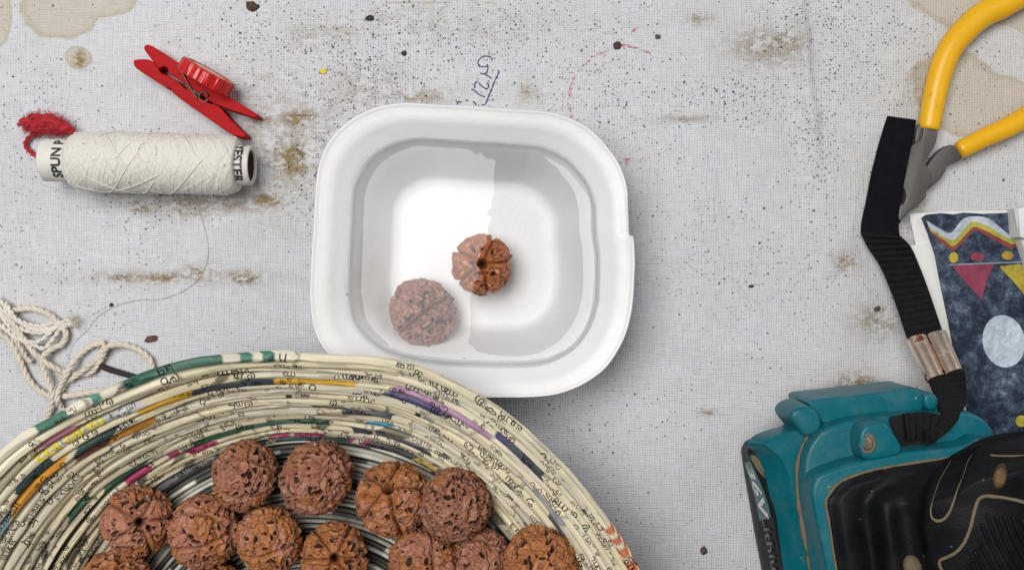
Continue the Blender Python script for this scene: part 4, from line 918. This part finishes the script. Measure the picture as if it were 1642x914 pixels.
# ---------------------------------------------------------------- power tool
TZ = 232.0
def grip_h(px, py):
    x = (px-1170)/.3435; y = (py-600)/.3435
    left = np.interp(y, [400, 490, 560, 600, 720, 914, 1400], [900, 560, 475, 455, 470, 500, 600])
    d = x-left
    top = np.interp(x, [450, 540, 700, 1000, 1160, 1374, 1600], [600, 490, 440, 390, 305, 262, 240]); dv = y-top
    edge = sstep(0, 70, np.minimum(d, dv*1.3))
    h = 228.5+7*edge+60*sstep(80, 620, d)*sstep(0, 200, dv)
    gv = sstep(20, 260, dv); h = h+5*np.exp(-((d-90)/60)**2)*gv-9*np.exp(-((d-175)/50)**2)*gv+9*np.exp(-((d-265)/55)**2)*gv-8*np.exp(-((d-370)/70)**2)*gv
    # the thumb rest to the right: its edge runs down in a long bow
    bx = np.interp(y, [300, 340, 400, 480, 560, 640, 720, 800, 914, 1300], [1160, 1120, 1000, 940, 905, 890, 888, 905, 940, 1040])
    h = h+15*sstep(-16, 26, x-bx)*sstep(10, 90, dv)+26*sstep(20, 420, x-bx)
    bx2 = np.interp(y, [260, 300, 345, 400, 480, 560, 640], [1300, 1200, 1150, 1120, 1090, 1060, 1040]); h = h+8*sstep(-12, 18, x-bx2)*sstep(640, 430, y)*sstep(5, 60, dv)
    return h
def poly_mask_faces(px, py, poly):
    """inside test for grid points"""
    ins = np.zeros(px.shape, bool); n = len(poly); j = n-1
    for i in range(n):
        xi, yi = poly[i]; xj, yj = poly[j]
        ins ^= ((yi > py) != (yj > py)) & (px < (xj-xi)*(py-yi)/(yj-yi+1e-9)+xi); j = i
    return ins
def build_tool():
    root = thing('power_tool', 'teal and black cordless power tool with a dusty rubber grip and 36V battery', 'power tool', W(1480, 860))
    teal = dusty('teal_plastic', (.001, .120, .155), (.34, .31, .25), .10, .34, .25, .35)
    # dust gathers on upward, sheltered places only as thin film
    rub = dusty('black_rubber', (.004, .0045, .006), (.11, .10, .09), .07, .50, .5, .16)
    blk = dusty('black_plastic', (.006, .0065, .009), (.2, .18, .15), .06, .5, .3, .2)
    dust = dusty('packed_dust', (.185, .145, .095), (.09, .07, .045), .5, .9, 1.5, .1)
    lab = dusty('label_film', (.05, .16, .175), (.2, .2, .18), .1, .4, .1)
    d3 = lambda pts, z: [(*D(x, y), z) for x, y in pts]
    # battery: its sloping outer wall carries the label
    bot = [(56, 372), (64, 335), (90, 310), (240, 262), (700, 215), (1100, 200), (1300, 500), (1400, 1000), (1400, 1700), (500, 1700), (330, 1700), (236, 1330), (150, 914), (122, 770), (92, 600), (66, 450)]
    top = [(84, 368), (96, 340), (130, 318), (260, 282), (700, 230), (1080, 220), (1280, 500), (1380, 1000), (1380, 1700), (540, 1700), (420, 1700), (320, 1290), (250, 914), (222, 780), (185, 600), (125, 450)]
    L0, L1 = loft_px([d3(bot, 6), d3(top, 112)]); mid = L0*.5+L1*.5; ctr = L0.mean(0)
    out = lambda P, k: P+(P-ctr)*np.array([1, 1, 0])/np.linalg.norm((P-ctr)[:, :2], axis=1)[:, None]*k
    V, Fc = loft([out(L0, -6)*np.array([1, 1, 0])+np.array([0, 0, 1]), L0, out(L0*.75+L1*.25, 4), out(L0*.5+L1*.5, 3), L1]); bat = mesh('battery', V, Fc, blk.m, root, True, sharp=50)
    eb = np.array([W(*p) for p in catmull(np.array(d3([(56, 372), (66, 450), (92, 600), (122, 770), (150, 914), (236, 1330)], 6), float), 10)]); et = np.array([W(*p) for p in catmull(np.array(d3([(84, 368), (125, 450), (185, 600), (222, 780), (250, 914), (320, 1290)], 112), float), 10)])
    eb, et = resample(eb, 120), resample(et, 120)
    def wall(s, t, off=.8):
        """s along the edge 0..1 (from the near corner down), t up the wall"""
        s = np.clip(np.asarray(s, float), 0, 1)*119; i = np.clip(s.astype(int), 0, 118); f = (s-i)[:, None]
        b = eb[i]*(1-f)+eb[i+1]*f; t_ = et[i]*(1-f)+et[i+1]*f; P = b*(1-np.asarray(t)[:, None])+t_*np.asarray(t)[:, None]
        P = P+np.array([-.75, .1, .65])*(3.6*np.sin(np.asarray(t)*PI)[:, None]**.6+off+1.2); return P
    ss = np.linspace(.045, .335, 24); tt = np.linspace(.46, .97, 8); SS, TT_ = np.meshgrid(ss, tt, indexing='ij')
    V = wall(SS.ravel(), TT_.ravel(), .6); Vb = wall(SS.ravel(), TT_.ravel(), -2); n = len(V)
    mesh('battery_label', np.concatenate([V, Vb]), grid_faces(24, 8)+[f[::-1] for f in grid_faces(24, 8, off=n)], lab.m, bat)
    wh = plain('white_print', (.75, .77, .76), .5, bump=0).m; gy = plain('grey_print', (.16, .16, .16), .5, bump=0).m
    Ltot = np.linalg.norm(np.diff((eb+et)/2, axis=0), axis=1).sum(); Ht = np.linalg.norm(et-eb, axis=1).mean()
    def wtext(txt, size, s0, t0, mat, nm, shear=.2, par=bat, bold=0, k=1.0):
        g, fc = text2d(txt, size, 3, shear, 1.0, bold); mesh(nm, wall(s0+(g[:, 0]*k)/Ltot, t0+g[:, 1]/Ht, 1.3), fc, mat, par, False)
    wtext('36V', 52, .20, .72, wh, 'label_lettering', bold=1.6)
    wtext('Lithium-ion', 40, .60, .72, gy, 'label_lettering', .1, k=1.0, bold=.4)
    # dusty release notch at the corner
    V, Fc = slab([D(*q) for q in [(100, 385), (118, 378), (140, 400), (165, 450), (172, 485), (150, 470), (120, 430)]], 100, 119, 2, 0, 4); mesh('battery_catch', V, Fc, dust.m, root, True, sharp=45)
    # lower housing with a wide chamfer
    o1 = [(80, 330), (100, 300), (132, 276), (225, 246), (330, 218), (700, 190), (1100, 180), (1300, 480), (1400, 1000), (1400, 1700), (700, 1700), (430, 1700), (328, 1300), (252, 914), (234, 780), (213, 640), (186, 560), (160, 452), (128, 385)]
    i1 = [(175, 335), (178, 320), (195, 300), (240, 275), (340, 262), (700, 220), (1080, 205), (1270, 500), (1370, 1000), (1370, 1700), (720, 1700), (540, 1700), (455, 1300), (372, 914), (350, 800), (325, 680), (300, 575), (275, 465), (235, 385)]
    A_, B_, C_ = loft_px([d3(o1, 112), d3(o1, 120), d3(i1, 156)]); A2 = out(A_, -5)*np.array([1, 1, 0])+np.array([0, 0, 104])
    V, Fc = loft([A2, A_, B_, B_*.12+C_*.88+np.array([0, 0, 1.2]), C_]); hs = mesh('housing', V, Fc, teal.m, root, True, sharp=32)
    # back plate and its round lug
    V, Fc = slab([D(*q) for q in [(352, 128), (380, 120), (600, 97), (860, 66), (888, 66), (905, 92), (908, 165), (880, 178), (640, 205), (450, 238), (420, 215), (405, 180)]], 60, 158, 3, 2, 5, soft=3); mesh('back_plate', V, Fc, teal.m, root, True, sharp=40)
    V, Fc = slab([D(*q) for q in [(280, 190), (310, 160), (345, 150), (385, 152), (415, 175), (432, 215), (430, 250), (400, 280), (365, 292), (340, 280), (322, 250), (300, 225)]], 100, 174, 7, 3, 4, soft=3); mesh('lug', V, Fc, teal.m, root, True, sharp=40)
    V, Fc = slab([D(*q) for q in [(905, 105), (930, 85), (965, 95), (980, 130), (970, 165), (920, 165)]], 80, 166, 5, 2, 4, soft=3); mesh('lug', V, Fc, teal.m, root, True, sharp=40)
    # upper housing, dust packed in the step
    t3 = [(404, 930), (378, 740), (352, 590), (346, 480), (362, 370), (408, 290), (480, 245), (600, 212), (800, 190), (1000, 182), (1110, 178), (1180, 205), (1225, 255), (1245, 300), (1320, 500), (1380, 1000), (1380, 1700), (700, 1700), (480, 1350)]
    V, Fc = slab([D(*q) for q in t3], 140, 190, 5, 3, 5); mesh('upper_housing', V, Fc, teal.m, root, True, sharp=40)
    gr = [(432, 252), (385, 300), (356, 350), (340, 430), (336, 520), (346, 620), (364, 720), (386, 820), (404, 930), (470, 1300)]
    P = np.array([W(*D(x, y), 161) for x, y in catmull(np.array(gr, float), 8)]); P[:, 0] -= 6; P[:, 2] += 2; mesh('dust_seam', *tube(P, 2.6+3.4*noise(np.arange(len(P))*.35, 0, 0, 9), 8, True, .8), dust.m, root)
    # black slab set slightly proud, stands in for the shade inside the hook recess
    V, Fc = slab([D(*q) for q in [(745, 215), (800, 192), (900, 185), (985, 190), (1000, 260), (960, 320), (920, 345), (820, 358), (800, 330)]], 170, 193, 1, 0, 4); mesh('recess_shade_slab', V, Fc, plain('recess_shade_black', (.004, .004, .005), .9, bump=0).m, root, True, sharp=40)
    # boss with a screw
    V, Fc = slab([D(*q) for q in [(606, 300), (618, 255), (645, 236), (715, 219), (742, 232), (765, 270), (808, 365), (690, 398), (622, 396), (610, 350)]], 180, 226, 5, 2, 4, soft=2); bo = mesh('screw_boss', V, Fc, teal.m, root, True, sharp=40)
    c0 = np.array(W(*D(643, 322), 226)); ax = Vector((-.42, .05, .9)).normalized(); q = np.array(Vector((0, 0, 1)).rotation_difference(ax).to_matrix())
    a = np.linspace(0, 2*PI, 28, endpoint=False)
    def dring(r, h): return (np.stack([r*np.cos(a), 1.25*r*np.sin(a), np.full(28, h)], 1))@q.T+c0
    V, Fc = loft([dring(11, -6), dring(11, 1), dring(10, 2), dring(8.4, 2), dring(8.2, .8)]); mesh('screw_seat', V, Fc, dust.m, bo, True, sharp=40)
    V, Fc = loft([dring(8, -1), dring(7.6, 1.5), dring(6, 2.2), dring(3.2, 2.2), dring(2.6, .4)]); mesh('screw', V, Fc, plain('dull_screw', (.10, .085, .06), .5, metal=.6).m, bo, True, sharp=40)
    # rim round the grip
    r4 = [(384, 560), (392, 510), (425, 468), (560, 420), (720, 385), (870, 358), (1010, 345), (1110, 330), (1180, 305), (1300, 400), (1380, 1000), (1380, 1700), (700, 1700), (540, 1350), (455, 930), (425, 780), (395, 640)]
    V, Fc = slab([D(*q) for q in r4], 180, 226, 6, 3, 5); mesh('grip_rim', V, Fc, teal.m, root, True, sharp=40)
    rp = [(520, 1000), (500, 914), (484, 820), (470, 720), (456, 640), (449, 600), (458, 570), (490, 525), (540, 490), (620, 460), (700, 440), (850, 415), (1000, 392), (1075, 372)]
    P = np.array([W(*D(x, y), 227) for x, y in catmull(np.array(rp, float), 8)]); mesh('dust_line', *tube(P, 1.2+1.4*noise(np.arange(len(P))*.5, 0, 0, 19), 7, True, .6), dust.m, root)
    # rubber grip: a moulded, folded surface
    poly = catmull(np.array([D(*q) for q in [(452, 600), (474, 562), (540, 494), (700, 444), (900, 410), (1000, 392), (1080, 352), (1160, 308), (1250, 280), (1374, 262), (1560, 240), (1640, 800), (1640, 1400), (640, 1400), (560, 1150), (502, 914), (472, 720)]], float), 10, True)
    # warped grid: rows from the outline to the middle keep a clean edge
    cxy = np.array(D(1080, 850)); nr = 90; N_ = 420
    pl = resample(np.vstack([poly, poly[:1]]), N_+1)[:-1]
    f = np.linspace(0, 1, nr)**1.0
    X = pl[None, :, 0]*(1-f)[:, None]+cxy[0]*f[:, None]; Y = pl[None, :, 1]*(1-f)[:, None]+cxy[1]*f[:, None]
    Z_ = grip_h(X, Y); Z_[0] = 226.5
    sc_ = (F-Z_)/F; V = np.stack([(X-821)*sc_, (457-Y)*sc_, Z_], -1).reshape(-1, 3)
    low = np.array([W(x, y, 200) for x, y in pl])
    Vall = np.concatenate([low, V]); Fc = grid_faces(nr+1, N_, cv=True)
    grp = mesh('rubber_grip', Vall, Fc, rub.m, root, True, sharp=75)
    def on(pts, dz, n=8):
        p = catmull(np.array([G(*q) for q in pts], float), n); h = grip_h(p[:, 0], p[:, 1]); k = np.ones(7)/7; h = np.convolve(np.pad(h, 3, mode='edge'), k, 'valid')
        return np.array([W(x, y, z+dz) for (x, y), z in zip(p, h)])
    U_ = [(520, 40), (480, 110), (430, 200), (395, 300), (366, 400), (360, 450), (372, 496), (415, 522), (468, 504), (510, 450), (545, 360), (580, 260), (620, 160), (655, 50), (690, -10)]
    rr = np.interp(np.linspace(0, 1, (len(U_)-1)*8+1), [0, .2, .4, .5, .75, 1], [.3, .7, 1.4, 2.4, 1.5, .3]); mesh('dust_line', *tube(on(U_, .3), rr, 7, True, .5), dust.m, grp)
    B1 = [(1250, 420), (1103, 372), (960, 338), (850, 326), (785, 325), (742, 352), (718, 410), (700, 480), (672, 590), (625, 698), (560, 772), (500, 805), (440, 832), (432, 862), (448, 905), (480, 960)]
    mesh('dust_line', *tube(on(B1, -.2), 2.5, 7, True, .5), dust.m, grp); mesh('dust_line', *tube(on([(835, -2), (870, 4), (980, 6), (1200, 4)], -.2), 1.9, 7, True, .5), dust.m, grp)
    def pad(cx, cy, rx, ry, rot, m):
        a = np.linspace(0, 2*PI, 36, endpoint=False); L = []
        for s in (1.0, .9, .6, .2):
            p = np.array([G(cx+s*(rx*math.cos(t)*math.cos(rot)-ry*math.sin(t)*math.sin(rot)), cy+s*(rx*math.cos(t)*math.sin(rot)+ry*math.sin(t)*math.cos(rot))) for t in a])
            h = grip_h(p[:, 0], p[:, 1]); L.append(np.array([W(x, y, z+{1.0: -1, .9: 2.0}[s] if s > .8 else h0+{.6: 4.0, .2: 5.0}[s]) for (x, y), z in zip(p, h)]))
            if s == 1.0: h0 = h.max()+1.0
        V, Fc = loft(L); mesh('screw_cover', V, Fc, m, grp, True)
    Pd = Mat('grimy_cover'); cc = Pd.ramp(Pd.noise(28, 7, .75), (.40, (.03, .018, .010)), (.55, (.13, .075, .03)), (.75, (.28, .19, .09))); Pd.p(Base_Color=cc, Roughness=.7); Pd.bump(Pd.noise(60, 6), 1.4, .7)
    pad(912, 165, 58, 108, .22, Pd.m); pad(215, 890, 76, 110, -.35, dust.m)
    ribs = [[(650, 868), (672, 914), (700, 970)], [(680, 820), (720, 914), (750, 970)], [(710, 755), (755, 850), (810, 970)], [(740, 655), (790, 770), (850, 880), (890, 970)], [(765, 538), (810, 660), (880, 800), (960, 970)], [(805, 455), (850, 590), (920, 740), (1000, 880), (1040, 970)],
            [(875, 460), (920, 600), (990, 760), (1080, 920)], [(942, 465), (985, 590), (1050, 730), (1150, 900)], [(1015, 480), (1050, 590), (1110, 710), (1200, 860)], [(1085, 500), (1120, 590), (1180, 690), (1260, 800)], [(1150, 520), (1190, 600), (1260, 700)]]
    for rb_ in ribs:
        P = on(rb_, 1.0); k = np.linspace(0, 1, len(P)); mesh('grip_rib', *tube(P, 2.7*np.clip(np.minimum(k*9, (1-k)*9)+.3, .3, 1), 7, True, .8), rub.m, grp)

# ---------------------------------------------------------------- wrist strap
def build_strap():
    root = thing('wrist_strap', 'black hook and loop wrist strap with webbing and a rusty metal ferrule', 'strap', W(1450, 420))
    V_ = Mat('loop_fabric'); c = V_.mix(V_.noise(60, 6, .7), (.004, .004, .006), (.012, .012, .017)); V_.p(Base_Color=c, Roughness=.95, Sheen_Weight=.0, Specular_IOR_Level=.08); V_.bump(V_.math('ADD', V_.noise(1, 3, .6, V_.map(20, 260, 20, .25)), V_.noise(300, 3)), 2.0, .8)
    Wb = Mat('nylon_webbing'); c = Wb.mix(Wb.noise(160, 5, .7), (.005, .005, .006), (.015, .015, .015)); Wb.p(Base_Color=c, Roughness=.8, Specular_IOR_Level=.12); Wb.bump(Wb.n('TexVoronoi', Scale=130/U/1000, Vector=Wb.v).outputs['Distance'], 1.6, .8)
    Lf = [(1423, 187, 10), (1411, 225, 12), (1398, 275, 12), (1389, 320, 10), (1381, 358, 9), (1381, 378, 12)]; Rt = [(1469, 193, 44), (1461, 235, 44), (1451, 285, 42), (1444, 325, 36), (1441, 355, 28), (1443, 384, 24)]
    mesh('hook_and_loop_band', *ribbon(Lf, Rt, 5.5, 150, 16, 0.9, 5.0), V_.m, root, True)
    Lf = [(1380, 372, 13), (1391, 396, 14), (1413, 430, 18), (1435, 484, 36), (1452, 535, 70), (1460, 556, 84)]; Rt = [(1441, 376, 22), (1459, 394, 20), (1472, 422, 22), (1489, 466, 40), (1509, 525, 74), (1516, 545, 86)]
    mesh('webbing', *ribbon(Lf, Rt, 7, 420, 24, 4.0, 11.0, 1.0), Wb.m, root, True)
    Lf = [(1486, 600, 118), (1489, 612, 126), (1496, 628, 142), (1503, 650, 168), (1507, 668, 190), (1500, 684, 214), (1480, 692, 216)]; Rt = [(1543, 588, 118), (1547, 600, 126), (1549, 628, 142), (1546, 654, 168), (1534, 676, 196), (1512, 698, 222), (1484, 712, 214)]
    mesh('webbing', *ribbon(Lf, Rt, 7, 320, 24, 4.0, 10.5, 1.0), Wb.m, root, True)
    Lf = [(1506, 668, 200), (1482, 660, 200), (1448, 664, 202)]; Rt = [(1500, 694, 204), (1478, 702, 204), (1452, 706, 206)]
    mesh('webbing', *ribbon(Lf, Rt, 6, 90, 18, 2.0, 10.0, .8), Wb.m, root, True)
    # ferrule: a plate rolled in from both sides to a seam
    Fm = Mat('rusty_nickel'); ru = Fm.ramp(Fm.noise(36, 8, .75), (.56, 0), (.62, 1)); c = Fm.mix(ru, (.86, .70, .58), (.14, .035, .018)); Fm.p(Base_Color=c, Metallic=Fm.math('SUBTRACT', 1.0, Fm.math('MULTIPLY', ru, .8)), Roughness=Fm.math('ADD', .30, Fm.math('MULTIPLY', ru, .5))); Fm.bump(Fm.noise(40, 6), 1.0, .6)
    fe = thing_part = None
    a = np.array(W(1454, 546, 86)); b = np.array(W(1516, 533, 90)); c_ = np.array(W(1487, 612, 124)); d = np.array(W(1542, 594, 126))
    for lo_, hi_ in ((0.0, .485), (.515, 1.0)):
        t = np.linspace(0, 1, 12); u = np.linspace(lo_, hi_, 20); L = []
        for tt in t:
            p0 = a*(1-tt)+c_*tt; p1 = b*(1-tt)+d*tt; e = p1-p0; v = (c_-a); nn = np.cross(v, e); nn /= np.linalg.norm(nn); nn *= np.sign(nn[2])
            q = (u-lo_)/(hi_-lo_)*PI; top = p0+e*((lo_+hi_)/2+(hi_-lo_)/2*-np.cos(q))[:, None]+nn*(4+8.5*np.sin(q))[:, None]; bot = p0+e*((lo_+hi_)/2+(hi_-lo_)/2*np.cos(q))[:, None]-nn*(4+4*np.sin(q))[:, None]
            L.append(np.concatenate([top, bot]))
        V, Fc = loft(L); mesh('ferrule', V, Fc, Fm.m, root, True, sharp=50)

build_table(); build_bowl(); build_basket(); build_tool(); build_pliers(); build_spool(); build_beads()
build_cards(); build_strap(); build_twine(); build_peg(); build_yarn(); build_twig(); build_crumbs()
